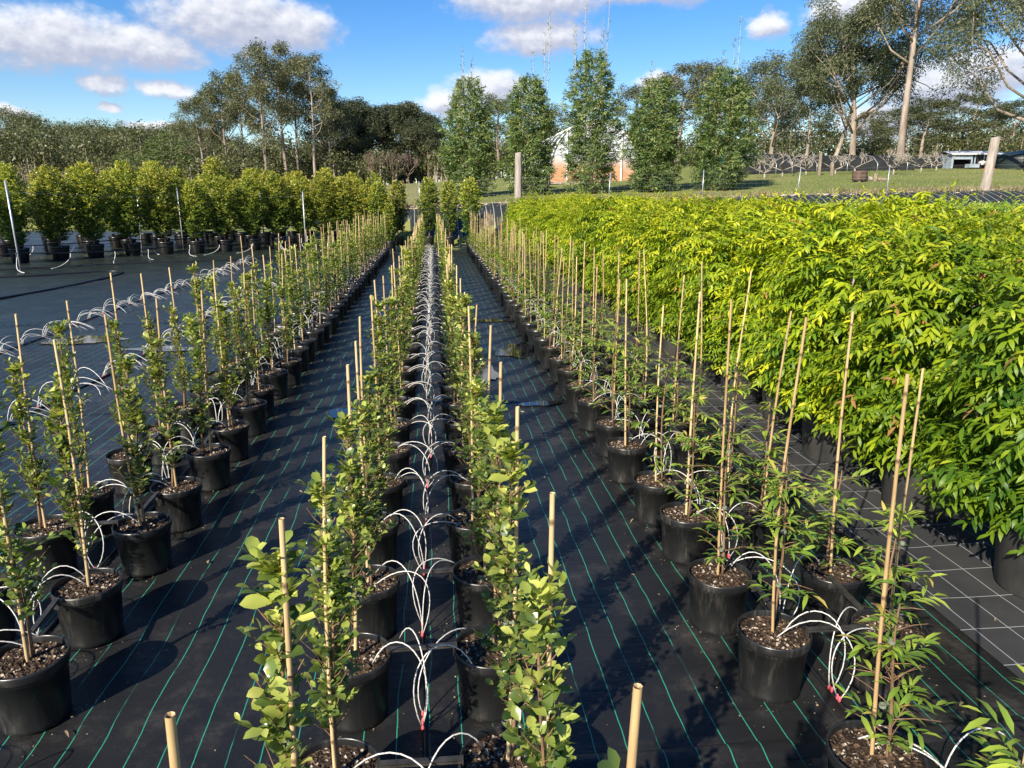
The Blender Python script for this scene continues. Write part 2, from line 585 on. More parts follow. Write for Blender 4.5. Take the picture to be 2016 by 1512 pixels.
setb(n, col=n.mix(ln, n.ramp(dirt, [(.3, (.016, .020, .021)), (.7, (.032, .036, .036))]), (.33, .38, .36)), rough=.5, spec=.35,
     normal=n.bump(n.noise(p, 1.6, 4), .4, .06))
n = material('water')
p = wpos(n)
setb(n, col=(.010, .012, .012), rough=.03, spec=.6, normal=n.bump(n.noise(p, 9, 2), .02, .01))
n = material('field_grass')
p = wpos(n)
a = n.noise(p, .10, 6, .6)
b = n.noise(n.vec('MULTIPLY', p, (.8, 2.2, 1)), 1.0, 6, .7)
c = n.ramp(a, [(.32, (.145, .165, .045)), (.5, (.185, .215, .055)), (.7, (.26, .25, .09))])
c = n.mix(n.maprange(b, .5, .75, 0, .6), c, (.27, .23, .10))
at = n.new('ShaderNodeAttribute', attribute_name='age')       # bare, dry strip beside the fence
c = n.mix(at.outputs['Fac'], c, n.ramp(b, [(.3, (.20, .14, .09)), (.7, (.42, .33, .23))]))
setb(n, col=c, rough=.95, spec=.1, normal=n.bump(n.noise(p, 7, 5, .7), 1.0, .08))

# ------------------------------------------------------------------ terrain
FX, FY = [-60, -10, -1, 4.07, 25.1, 60], [60, 52, 38.5, 36, 32.6, 24]


def sst(a, b, x):
    t = np.clip((x - a) / (b - a), 0, 1)
    return t * t * (3 - 2 * t)


def fence_y(X):
    return np.interp(X, FX, FY)


def height(X, Y):
    X, Y = np.asarray(X, float), np.asarray(Y, float)
    d = Y - fence_y(X)
    h0 = np.interp(X, [-12, 4, 25], [1.0, 1.85, 2.4])
    w = np.interp(X, [4, 15], [3, 6])
    s = np.interp(X, [5, 20], [.045, .062])
    h = h0 * sst(-w, 0, d) + s * np.clip(d, 0, 45)
    D = np.hypot(X, Y)
    az = np.degrees(np.arctan2(X, Y))
    h = h + 25 * (.92 + .10 * np.sin(az * .42 + 1.0) + .05 * np.sin(az * 1.1)) * sst(150, 420, D) * (1 - sst(-19, -6, az)) * sst(0, 1, Y) + 8 * sst(150, 420, D) * sst(-6, 20, az)
    return h


xs = np.unique(np.concatenate([np.linspace(-700, -60, 30), np.arange(-60, 70, 1.0), np.linspace(70, 700, 30)]))
ys = np.unique(np.concatenate([np.linspace(-120, 24, 14), np.arange(24, 75, .8), np.linspace(75, 900, 60)]))
X, Y = np.meshgrid(xs, ys)
dd = Y - fence_y(X)
Z = height(X, Y) - .06 * (dd < -7)
dry = np.clip(1 - np.abs(dd - .2) / 1.6, 0, 1) + (X < 0) * sst(0, 6, dd) * .35
struct('ground', G().grid(X, Y, Z, age=np.clip(dry, 0, 1)).mesh('ground', 'field_grass'))

rng = np.random.default_rng(3)


def ripple(X, Y):
    return .004 * np.sin(X * 3.1 + Y * .9) + .003 * np.sin(Y * 4.7 - X * 1.3) + .002 * np.sin(X * 9 + 2)


X, Y = np.meshgrid(np.arange(-34, 2.76, .25), np.arange(-2, 34.2, .25))
struct('weed_mat', G().grid(X, Y, ripple(X, Y)).mesh('weed_mat', 'weed_mat'))
X, Y = np.meshgrid(np.arange(-40, -1.9, .6), np.arange(34.0, 52, .5))
struct('weed_mat', G().grid(X, Y, np.maximum(0, height(X, Y)) + .004 - .3 * (Y > fence_y(X) - .5)).mesh('weed_mat', 'weed_mat'))
X, Y = np.meshgrid(np.arange(2.68, 32, .3), np.arange(-2, 34.2, .3))
Z = ripple(X, Y) + .008 + np.maximum(0, height(X, Y)) + .004
struct('grey_weed_mat', G().grid(X, Y, Z).mesh('grey_weed_mat', 'grey_mat'))
# sheet over the embankment
u = np.concatenate([np.arange(-3.0, 34, .5)])
t = np.linspace(0, 1, 16)
U, T = np.meshgrid(u, t)
wv = np.interp(U, [4, 15], [3, 6])
wob = .18 * np.sin(U * .9) + .12 * np.sin(U * 2.3 + 1)
Yb = fence_y(U) - .25 + wob * (T > .9) - (1 - T) * (wv + .6)
Zb = height(U, Yb) + .035
struct('embankment_mat', G().grid(U, Yb, Zb, age=U).mesh('embankment_mat', 'bank_mat'))


def mat_seam(x0, x1, y, seed):
    r_ = np.random.default_rng(seed)
    xs_ = np.arange(x0, x1, .12)
    ww = np.cumsum(r_.normal(0, .006, len(xs_)))
    rows = [(-.06, .0), (-.03, .010), (.0, .016), (.03, .012), (.05, -.004)]
    X_ = np.array([xs_] * 5)
    Y_ = np.array([y + ww + a for a, _ in rows])
    Z_ = np.array([ripple(xs_, y + ww) + b * (.6 + .4 * np.sin(xs_ * 5 + seed)) + .002 for _, b in rows])
    struct('mat_seam', G().grid(X_, Y_, Z_).mesh('mat_seam', 'weed_mat'))


for i, y_ in enumerate((2.35, 7.75, 13.6, 19.2, 25.0)):
    mat_seam(-16, 2.6, y_, 60 + i)


def puddle(cx, cy, rx, ry, seed):
    r_ = np.random.default_rng(seed)
    a = np.linspace(0, 2 * math.pi, 48, endpoint=False)
    f = 1 + sum(r_.uniform(.5, 1) * .36 / k ** .75 * np.sin(k * a + r_.uniform(0, 6)) for k in (1, 2, 3, 4, 6, 9, 13))
    v = np.stack([cx + rx * f * np.cos(a), cy + ry * f * np.sin(a), np.full(48, .0125)], -1)
    v = np.concatenate([v, [[cx, cy, .0125]]])
    fs = np.array([(i, (i + 1) % 48, 48) for i in range(48)])
    struct('puddle', G().add(v, fs, 0, 0., False).mesh('puddle', 'water'))


for i, a in enumerate([(.62, 9.0, .2, .42), (1.12, 10.5, .26, .5), (.95, 13.2, .5, .14), (1.15, 7.7, .22, .10), (-5.3, 12.0, .5, .35), (-4.1, 11.2, .5, .2), (-.98, 7.5, .12, .2), (0.02, 7.9, .08, .1)]):
    puddle(*a, i + 1)

# ------------------------------------------------------------------ potted saplings
def pot_mesh(rt, rb, h, n, mats, holes=True):
    g = G()
    prof = [(0.0, 0.0), (rb * .9, 0.0), (rb, .012), (rb * .99, .03), (rt * .93, h * .80), (rt * .955, h * .80 + .002), (rt * .965, h - .035)]
    g.lathe(prof, n)
    return g.mesh('pot', *mats)


def rim_mesh(rt, h, n, mat):
    g = G()
    g.lathe([(rt * .95, h - .045), (rt * .985, h - .043), (rt, h - .036), (rt * 1.005, h - .008), (rt * .995, h), (rt * .97, h), (rt * .955, h - .006), (rt * .945, h - .05)], n)
    return g.mesh('rim', mat)


def soil_mesh(r, z, n, rings, seed, mat='potting_mix'):
    r_ = np.random.default_rng(seed)
    g = G()
    v = [(0, 0, z + .012)]
    fs3, fs4 = [], []
    for k in range(1, rings + 1):
        for j in range(n):
            a = (j + .5 * (k % 2)) * 2 * math.pi / n
            rr = r * k / rings
            zz = z + (.010 * (1 - (k / rings) ** 2)) + r_.normal(0, .0045) * (k < rings)
            v.append((rr * math.cos(a), rr * math.sin(a), zz))
    for j in range(n):
        fs3.append((0, 1 + j, 1 + (j + 1) % n))
    for k in range(rings - 1):
        o0, o1 = 1 + k * n, 1 + (k + 1) * n
        for j in range(n):
            fs4.append((o0 + j, o1 + j, o1 + (j + 1) % n, o0 + (j + 1) % n))
    g.add(v, [np.array(fs3), np.array(fs4)], 0, 0., False)
    return g.mesh('soil', mat)


POT_R, POT_B, POT_H = .162, .136, .300
POT = pot_mesh(POT_R, POT_B, POT_H, 40, ['pot_plastic'])
RIM = rim_mesh(POT_R, POT_H, 40, 'pot_plastic')
SOIL = [soil_mesh(POT_R * .95, POT_H - .03, 40, 14, s) for s in range(4)]
g = G()                                          # distant copies: pot and soil in one part
g.lathe([(POT_B * .9, 0), (POT_B, .012), (POT_R * .95, POT_H * .8), (POT_R, POT_H - .04), (POT_R, POT_H), (POT_R * .95, POT_H), (POT_R * .94, POT_H - .028)], 20)
g.lathe([(POT_R * .945, POT_H - .027), (.07, POT_H - .02), (.001, POT_H - .018)], 20, mat=1)
POT_FAR = g.mesh('pot', 'pot_plastic', 'potting_mix')


def stake_mesh(seed, top):
    r_ = np.random.default_rng(seed)
    z0, z, pts, rad, age = POT_H - .08, POT_H - .08, [], [], []
    node = z0 + r_.uniform(.1, .25)
    bend = r_.normal(0, .012, 2)
    r0 = r_.uniform(.0064, .0078)
    zs = [z0]
    nodes = []
    while node < top - .04:
        nodes.append(node)
        zs += [node - .012, node - .003, node + .003, node + .010]
        node += r_.uniform(.17, .27)
    zs.append(top)
    for z in zs:
        f = (z - z0) / (top - z0)
        near = min([abs(z - q) for q in nodes] or [1])
        pts.append((bend[0] * math.sin(3.1 * f), bend[1] * math.sin(4 * f), z))
        rad.append(r0 * (1.05 - .22 * f) * (1.22 if near < .004 else 1.0))
        age.append(1.0 if near < .004 else (.25 if near < .013 else 0.0))
    g = G()
    g.tube(pts, rad, 8, age=np.array(age), cap=False)
    e = np.array(pts[-1])
    rr = rad[-1]
    a = np.arange(8) * math.pi / 4                     # sawn, hollow top
    ro = np.stack([rr * np.cos(a), rr * np.sin(a), np.zeros(8)], -1) + e + (0, 0, .0005)
    ri = np.stack([rr * .45 * np.cos(a), rr * .45 * np.sin(a), np.full(8, -.004)], -1) + e
    g.add(np.concatenate([ro, ri]), [np.array([(i, (i + 1) % 8, 8 + (i + 1) % 8, 8 + i) for i in range(8)]), np.array([list(range(8, 16))])], 0,
          np.array([0.] * 8 + [.9] * 8), False)
    return g.mesh('stake', 'cane')


STAKES = [stake_mesh(40 + i, t_) for i, t_ in enumerate((1.50, 1.53, 1.55, 1.56, 1.58, 1.60, 1.66, 1.72))]
TIE = G().lathe([(.0125, -.006), (.0135, 0), (.0125, .006)], 8).box((.018, 0, 0), (.026, .002, .010)).mesh('tie', 'tie_tape')


def unit(r_, k):
    return nrm(r_.normal(0, 1, (k, 3)))


def fig_frames(seed, top):
    """upright young tree trained on a cane: stem points, twigs and leaf frames"""
    r_ = np.random.default_rng(seed)
    stem_z = np.linspace(POT_H - .04, top, 12)
    ox, oy = r_.uniform(.018, .026), r_.normal(0, .006)
    stem = np.stack([ox + .012 * np.sin(stem_z * 6 + r_.uniform(0, 6)), oy + .012 * np.sin(stem_z * 5 + r_.uniform(0, 6)), stem_z], -1)
    P, D, N, L, Wd, A, twigs = [], [], [], [], [], [], []
    nb = r_.integers(60, 72)
    zb = np.sort(r_.uniform(POT_H + .12, top - .03, nb))
    ph = r_.uniform(0, 6)
    for k, z in enumerate(zb):
        f = (z - POT_H) / (top - POT_H)
        az = ph + k * 2.4 + r_.normal(0, .4)
        ln = r_.uniform(.07, .205) * (1.08 - .62 * f) * (1.25 if r_.random() < .15 else 1)
        up = r_.uniform(.6, 1.5)
        b = np.array([np.interp(z, stem_z, stem[:, i]) for i in range(3)])
        d = nrm(np.array([math.cos(az), math.sin(az), up]))
        d2 = nrm(d + (0, 0, .5))
        pts = np.array([b, b + d * ln * .5, b + d * ln * .5 + d2 * ln * .5])
        twigs.append(pts)
        m = r_.integers(6, 11)
        for j in range(m):
            s = .2 + .8 * (j + r_.uniform(-.2, .2)) / max(1, m - 1)
            q = b + (pts[2] - b) * np.clip(s, .1, 1)
            a2 = j * 2.4 + r_.uniform(0, 2)
            o = nrm(np.array([math.cos(a2), math.sin(a2), r_.uniform(-.2, .8)]) + d * (.4 + (j == m - 1) * 1.5))
            P.append(q)
            D.append(o)
            N.append(nrm(np.array([r_.normal(0, .35), r_.normal(0, .35), 1.0]) + o * r_.normal(0, .3)))
            sz = r_.uniform(.028, .054) * (.8 if j == m - 1 else 1) * (1.3 if r_.random() < .06 else 1)
            L.append(sz)
            Wd.append(sz * r_.uniform(.50, .64))
            A.append(np.clip(.34 + .30 * (j == m - 1) + .32 * f * f + r_.normal(0, .26), 0, 1))
    for j in range(9):                                  # leading shoot
        a2 = j * 2.4
        P.append(stem[-1] + (0, 0, -.07 + j * .009))
        D.append(nrm(np.array([math.cos(a2), math.sin(a2), .5 + j * .12])))
        N.append(np.array([0, 0, 1.]) + r_.normal(0, .2, 3))
        L.append(r_.uniform(.03, .05))
        Wd.append(L[-1] * .65)
        A.append(np.clip(r_.normal(.8, .12), 0, 1))
    return dict(stem=stem, twigs=twigs, P=np.array(P), D=np.array(D), N=np.array(N), L=np.array(L), W=np.array(Wd), A=np.array(A), kind='round', mat='fig_leaf')


def lance_frames(seed, top):
    """open young tree with long drooping leaves"""
    r_ = np.random.default_rng(seed)
    stem_z = np.linspace(POT_H - .04, top, 10)
    ox, oy = r_.uniform(.018, .03), r_.normal(0, .008)
    stem = np.stack([ox + .012 * np.sin(stem_z * 6 + r_.uniform(0, 6)), oy + .012 * np.sin(stem_z * 5 + r_.uniform(0, 6)), stem_z], -1)
    P, D, N, L, Wd, A, twigs = [], [], [], [], [], [], []
    nb = r_.integers(21, 28)
    zb = np.sort(r_.uniform(POT_H + .07, top - .02, nb))
    ph = r_.uniform(0, 6)
    for k, z in enumerate(zb):
        f = (z - POT_H) / (top - POT_H)
        az = ph + k * 2.4 + r_.normal(0, .5)
        ln = r_.uniform(.08, .23) * (1.1 - .6 * f)
        b = np.array([np.interp(z, stem_z, stem[:, i]) for i in range(3)])
        d = nrm(np.array([math.cos(az), math.sin(az), r_.uniform(.15, .8)]))
        tip = b + d * ln + (0, 0, -.12 * ln)
        twigs.append(np.array([b, b + d * ln * .5, tip]))
        m = r_.integers(6, 11)
        side = np.cross(d, (0, 0, 1))
        for j in range(m):
            s = .15 + .85 * j / (m - 1)
            q = b + (tip - b) * s
            o = nrm(side * (1 if j % 2 else -1) * r_.uniform(.5, 1.1) * (0 if j == m - 1 else 1) + d * r_.uniform(.4, .9) + np.array([0, 0, r_.uniform(-.55, .35)]))
            P.append(q)
            D.append(o)
            N.append(nrm(np.array([r_.normal(0, .25), r_.normal(0, .25), 1.0])))
            sz = r_.uniform(.05, .092)
            L.append(sz)
            Wd.append(sz * r_.uniform(.20, .27))
            A.append(np.clip(.34 + .22 * (j >= m - 2) + .30 * f * f + r_.normal(0, .17) + .4 * (r_.random() < .012), 0, 1))
    return dict(stem=stem, twigs=twigs, P=np.array(P), D=np.array(D), N=np.array(N), L=np.array(L), W=np.array(Wd), A=np.array(A), kind='lance', mat='lance_leaf')


def stem_mesh(fr):
    g = G()
    st = fr['stem']
    g.tube(st, np.linspace(.008, .003, len(st)), 6)
    for t_ in fr['twigs']:
        g.tube(t_, [.0026, .002, .0012], 4, cap=False)
    return g.mesh('stem', 'stem_bark')


def foliage_mesh(fr, stem_too=False):
    g = G()
    g.leaves(fr['kind'], fr['P'], fr['D'], fr['N'], fr['L'], fr['W'], fr['A'])
    return g.mesh('foliage', fr['mat'])


def far_mesh(fr):
    g = G()
    g.leaves('dia', fr['P'], fr['D'], fr['N'], fr['L'] * 1.1, fr['W'] * 1.05, fr['A'])
    st = fr['stem']
    g.tube(st, np.linspace(.009, .004, len(st)), 4, mat=1)
    return g.mesh('foliage', fr['mat'], 'stem_bark')


FIG = [fig_frames(100 + i, t_) for i, t_ in enumerate((1.32, 1.38, 1.42, 1.28, 1.45, 1.36, 1.40, 1.34))]
LAN = [lance_frames(200 + i, t_) for i, t_ in enumerate((.98, 1.06, .92, 1.12, 1.02, .88, 1.08, 1.0))]
for fr in FIG + LAN:
    fr['stem_me'] = stem_mesh(fr)
    fr['fol_me'] = foliage_mesh(fr)
    fr['far_me'] = far_mesh(fr)

# one leaf mesh per species and age, shared by every separately built leaf
LEAF_ME = {}
for kind, mat, wr in (('round', 'fig_leaf', .7), ('lance', 'lance_leaf', .235), ('lance', 'hedge_leaf', .3)):
    for a in range(6):
        g = G().leaves(kind, np.zeros((1, 3)), np.array([[0, 1., 0]]), np.array([[0, 0, 1.]]), np.ones(1), np.array([wr]), np.array([a / 5.]))
        LEAF_ME[(mat, a)] = g.mesh('leaf', mat)


def leaf_objects(fr, idx, parent, color=None, off=(0, 0, 0)):
    from mathutils import Matrix
    P, D = fr['P'][idx], nrm(fr['D'][idx])
    S = nrm(np.cross(D, fr['N'][idx]))
    N = np.cross(S, D)
    for i in range(len(P)):
        o = bpy.data.objects.new('leaf', LEAF_ME[(fr['mat'], int(round(fr['A'][idx][i] * 5)))])
        COL.objects.link(o)
        l = fr['L'][idx][i]
        m = Matrix(((S[i][0], D[i][0], N[i][0]), (S[i][1], D[i][1], N[i][1]), (S[i][2], D[i][2], N[i][2])))
        o.parent = parent
        if color is not None:
            o.color = color
        o.matrix_local = Matrix.LocRotScale(Vector(P[i]), m.to_quaternion(), Vector((l, l, l)))


rnd = random.Random(11)
LINES = [  # x, first y, species, side wording, group
    ('L2', -2.33, 1.66, 'fig', 'outer line of left double row', 'broad-leaved saplings in the left double row'),
    ('L1', -1.78, 1.66, 'fig', 'aisle line of left double row', 'broad-leaved saplings in the left double row'),
    ('M1', -.385, .83, 'fig', 'left line of middle double row', 'broad-leaved saplings in the middle double row'),
    ('M2', .205, .83, 'fig', 'right line of middle double row', 'broad-leaved saplings in the middle double row'),
    ('R1', 1.50, 1.47, 'lance', 'aisle line of right double row', 'narrow-leaved saplings in the right double row'),
    ('R2', 2.03, 1.47, 'lance', 'hedge-side line of right double row', 'narrow-leaved saplings in the right double row'),
]
ROWY = {}
for key, x, y0, sp, where, grp_ in LINES:
    ys_, y, k = [], y0, 0
    while y < (29.2 if key[0] != 'R' else 30.6):
        ys_.append(y)
        y += (.67 if key[0] == 'M' else (.585 if k % 2 == 0 else .735))
        k += 1
    ROWY[key] = ys_
    count = 0
    for k, y in enumerate(ys_):
        jx, jy = rnd.gauss(0, .018), rnd.gauss(0, .02)
        px_, py_ = x + jx, y + jy
        if key[0] == 'M' and y < 3:
            px_, py_ = x, y
        if not in_frame(px_, py_, 0.1, 1.57, .1):
            continue
        count += 1
        vi = rnd.randrange(8)
        fr = (FIG if sp == 'fig' else LAN)[vi]
        adj = 'broad-leaved' if sp == 'fig' else 'narrow-leaved'
        t_ = thing('potted_sapling', '%s staked sapling in black pot, %s from camera, %s' % (adj, ordw(count), where), 'sapling',
                   (px_, py_, 0), rnd.uniform(0, 6.28), grp_)
        s = rnd.uniform(.86, 1.06)
        v = rnd.uniform(.88, 1.12)
        tilt = (rnd.gauss(0, R(1.3)), rnd.gauss(0, R(1.3)), rnd.uniform(0, 6.28))
        if key[0] == 'M' and y < 3:
            t_.rotation_euler.z = 0
            tilt = (rnd.gauss(0, R(.4)), R(1.7), rnd.uniform(-.3, .3))
        near = y < 9.5
        if near:
            pt = obj('pot', POT, t_)
            obj('rim', RIM, pt)
            obj('soil', SOIL[rnd.randrange(4)], t_, rz=rnd.uniform(0, 6))
            sm = obj('stem', fr['stem_me'], t_, scale=(1, 1, s))
        else:
            obj('pot', POT_FAR, t_)
        st = obj('stake', STAKES[4] if y < 1 else STAKES[rnd.choice((0, 1, 2, 2, 3, 3, 4, 5, 5, 6, 7) if key[0] != 'M' else (0, 1, 2, 3, 4, 5))], t_, rot=tilt)
        if near:
            tn = np.array(tilt)
            for zt in (POT_H + rnd.uniform(.12, .3), rnd.uniform(.65, .85), rnd.uniform(.95, 1.2)):
                if zt < fr['stem'][-1][2] * s - .03:
                    obj('tie', TIE, t_, (0, 0, zt), rnd.uniform(-.3, .3))
        split = (sp == 'fig' and ((key[0] == 'M' and y < 2.9) or (key == 'L1' and 2.5 < y < 3.6))) or (sp == 'lance' and y < 2.9)
        if split:
            idx = np.arange(len(fr['P']))
            if len(idx) > 300:
                order = np.argsort(-fr['L'])
                rest = np.sort(order[300:])
                idx = np.sort(order[:300])
                sub = {q: (fr[q][rest] if q in 'PDNLWA' else fr[q]) for q in fr}
                fo = obj('foliage', foliage_mesh(sub), t_)
                fo['kind'] = 'stuff'
            leaf_objects(fr, idx, t_)
        else:
            fo = obj('foliage', fr['fol_me'] if y < 12 else fr['far_me'], t_, scale=((lambda q: (q, q, s))(rnd.uniform(.82, 1.18))))
            fo['kind'] = 'stuff'
            fo.color = (v, v * rnd.uniform(.97, 1.03), v * rnd.uniform(.85, 1.1), 1)

# ---- drip irrigation: black pipe with white tubes that arch over into the pots
def bez(p0, p1, p2, p3, n=13):
    t = np.linspace(0, 1, n)[:, None]
    p0, p1, p2, p3 = map(np.asarray, (p0, p1, p2, p3))
    return (1 - t) ** 3 * p0 + 3 * (1 - t) ** 2 * t * p1 + 3 * (1 - t) * t * t * p2 + t ** 3 * p3


def arch(seed, reach):
    r_ = np.random.default_rng(seed)
    dx = reach * r_.uniform(.72, 1.0)
    dy = r_.uniform(.05, .22)
    p = bez((0, 0, .015), (-.07 + r_.normal(0, .06), -.03 + r_.normal(0, .03), .20 + r_.uniform(0, .18)), (dx * r_.uniform(.1, .5), dy * .7, .40 + r_.uniform(-.06, .13)), (dx, dy, POT_H - .028), 15)
    g = G().tube(p, .0029, 6, age=np.linspace(0, 1, 15))
    return g.mesh('dripper_tube', 'drip_tube')


ARCH = [arch(300 + i, .27) for i in range(12)]
BARB = G().lathe([(.001, .006), (.006, .008), (.0075, .016), (.0075, .024), (.005, .027), (.004, .034), (.001, .036)], 8).mesh('barb', 'barb')


def pipe_mesh(pts, r=.0095, name='pipe', mat='poly_pipe', n=8):
    return G().tube(pts, r, n).mesh(name, mat)


def drip_line(label, x, ylist, y_end):
    r_ = np.random.default_rng(int(abs(x) * 100))
    yy = np.arange(.6, y_end, .5)
    pts = np.stack([x + .018 * np.sin(yy * 1.3 + x) + r_.normal(0, .006, len(yy)), yy, np.full(len(yy), .013)], -1)
    t_ = thing('irrigation_line', label, 'irrigation pipe', (0, 0, 0), 0, 'drip irrigation lines')
    obj('pipe', pipe_mesh(pts), t_)
    for y in ylist:
        xp = np.interp(y, yy, pts[:, 0])
        for k, sx in enumerate((-1, 1, -1, 1)):
            yb = y - .18 + k * .035 + rnd.gauss(0, .02)
            if rnd.random() < .07:
                continue
            o = obj('dripper_tube', ARCH[rnd.randrange(12)], t_, (xp, yb, .012), rnd.gauss(0, .2), (sx, 1, 1))
            if y < 7:
                obj('barb', BARB, o)
    return t_


drip_line('black drip pipe with white tubes between the two middle sapling lines', -.09, ROWY['M1'][1:], 29.5)
drip_line('black drip pipe with white tubes inside the left sapling double row', -2.055, [y + .05 for y in ROWY['L1']], 29.5)
drip_line('black drip pipe with white tubes inside the right sapling double row', 1.765, [y + .05 for y in ROWY['R1']], 30.5)

# two spare lines on the empty mat, tubes lying loose in bunches
LOOSE = []
for i in range(10):
    r_ = np.random.default_rng(500 + i)
    ln = r_.uniform(.35, .6)
    hz = r_.uniform(.10, .26)
    p = bez((0, 0, .012), (.02, r_.normal(0, .04), hz * 1.5), (ln * .55, r_.normal(0, .08), hz * 1.4), (ln, r_.normal(0, .12), .008), 11)
    LOOSE.append(G().tube(p, .0042, 6, age=np.linspace(0, 1, 11)).mesh('dripper_tube', 'drip_tube'))


def spare_line(label, x, ya, yb, ys0, ys1, lie):
    yy = np.arange(ya, yb, .5)
    pts = np.stack([x + .05 * np.sin(yy * .7) + .02 * np.sin(yy * 2.1), yy, np.full(len(yy), .014)], -1)
    t_ = thing('irrigation_line', label, 'irrigation pipe', (0, 0, 0), 0, 'drip irrigation lines')
    obj('pipe', pipe_mesh(pts, .012), t_)
    y = ys0
    while y < ys1:
        xp = np.interp(y, yy, pts[:, 0])
        base = lie + rnd.gauss(0, .45)
        for k in range(rnd.choice((3, 4, 4, 5))):
            o = obj('dripper_tube', LOOSE[rnd.randrange(10)], t_, (xp, y + k * .035, .008), base + rnd.gauss(0, .12), (1, 1, rnd.uniform(.7, 1.15)))
            if k < 2:
                obj('barb', BARB, o)
        y += rnd.uniform(.5, .78)


spare_line('spare drip pipe with loose white tubes, nearer one on the empty mat', -4.15, 5.0, 29, 6.0, 19, .35)
spare_line('spare drip pipe with loose white tubes, farther one on the empty mat', -6.25, 7.5, 29.5, 9.5, 26, .45)
pts = [(-10.2, 15.6, .02), (-9.55, 16.8, .02), (-9.2, 18.3, .02), (-9.0, 20.0, .02), (-8.9, 21.9, .02), (-9.1, 23.2, .02), (-9.7, 23.3, .02), (-10.6, 22.5, .02), (-12.3, 21.6, .02), (-14.2, 21.2, .02), (-18, 20.8, .02)]
cp = np.array(pts)
tt = np.linspace(0, len(cp) - 1, 40)
cp = np.stack([np.interp(tt, range(len(cp)), cp[:, i]) for i in range(3)], -1)
ker = np.array([.25, .5, .25])
for _ in range(3):
    for i in (0, 1):
        cp[1:-1, i] = np.convolve(cp[:, i], ker, 'same')[1:-1]
tag(obj('supply_hose', pipe_mesh(cp, .030)), 'thick black hose looping back on itself across the empty mat at left', 'hose')
pts = np.array([(-19 + i * 1.1, 21.2 + i * .55 + .25 * math.sin(i), .015) for i in range(14)])
tag(obj('supply_hose', pipe_mesh(pts, .028)), 'straight black hose on the mat before the left tree line', 'hose')

# ---- bars that clip pot to pot
def bar_mesh(length):
    g = G()
    g.box((0, 0, .006), (length, .024, .004))
    for s in (-1, 1):
        g.box((0, s * .0105, 0), (length, .003, .012))
        g.box((s * (length / 2 + .001), 0, -.012), (.005, .026, .044))
        g.box((s * (length / 2 - .012), 0, -.03), (.004, .022, .03))
    return g.mesh('bar', 'bar_plastic')


BAR_A = bar_mesh(.57 - 2 * .150)
BAR_M = bar_mesh(.59 - 2 * .150)
BAR_L = bar_mesh(.585 - 2 * .150)


def bar(me, x, y, rz, label, grp_):
    tag(obj('pot_spacer_bar', me, None, (x, y, POT_H + .008), rz), label, 'spacer bar', grp_)


c = 0
for y in ROWY['M1'][1:]:
    if y < 18 and in_frame(-.09, y, .28, .3):
        c += 1
        bar(BAR_M, -.09, y + rnd.gauss(0, .01), rnd.gauss(0, .03), 'black plastic bar linking the two middle lines of pots, %s from the camera' % ordw(c), 'bars between middle pots')
for key, xa, xb, word in (('L1', -2.33, -1.78, 'left'), ('R1', 1.50, 2.03, 'right')):
    c, c2 = 0, {xa: 0, xb: 0}
    yl = ROWY[key]
    for k in range(0, len(yl) - 1, 2):
        y = yl[k]
        if y > 15:
            break
        if in_frame((xa + xb) / 2, y, .28, .3):
            c += 1
            bar(BAR_A, (xa + xb) / 2, y, rnd.gauss(0, .03), 'bar reaching across the %s double row between its pots, %s from the camera' % (word, ordw(c)), 'bars across the %s double row' % word)
        for x_, ln_ in ((xa, 'outer' if key == 'L1' else 'aisle'), (xb, 'aisle' if key == 'L1' else 'hedge-side')):
            if in_frame(x_, y + .29, .28, .3):
                c2[x_] += 1
                bar(BAR_L, x_ + (.06 if x_ == xa else -.06), y + .292, math.pi / 2 + rnd.gauss(0, .04),
                    'bar along the %s line of the %s double row joining two pots, %s from camera' % (ln_, word, ordw(c2[x_])), 'bars along the %s double row' % word)

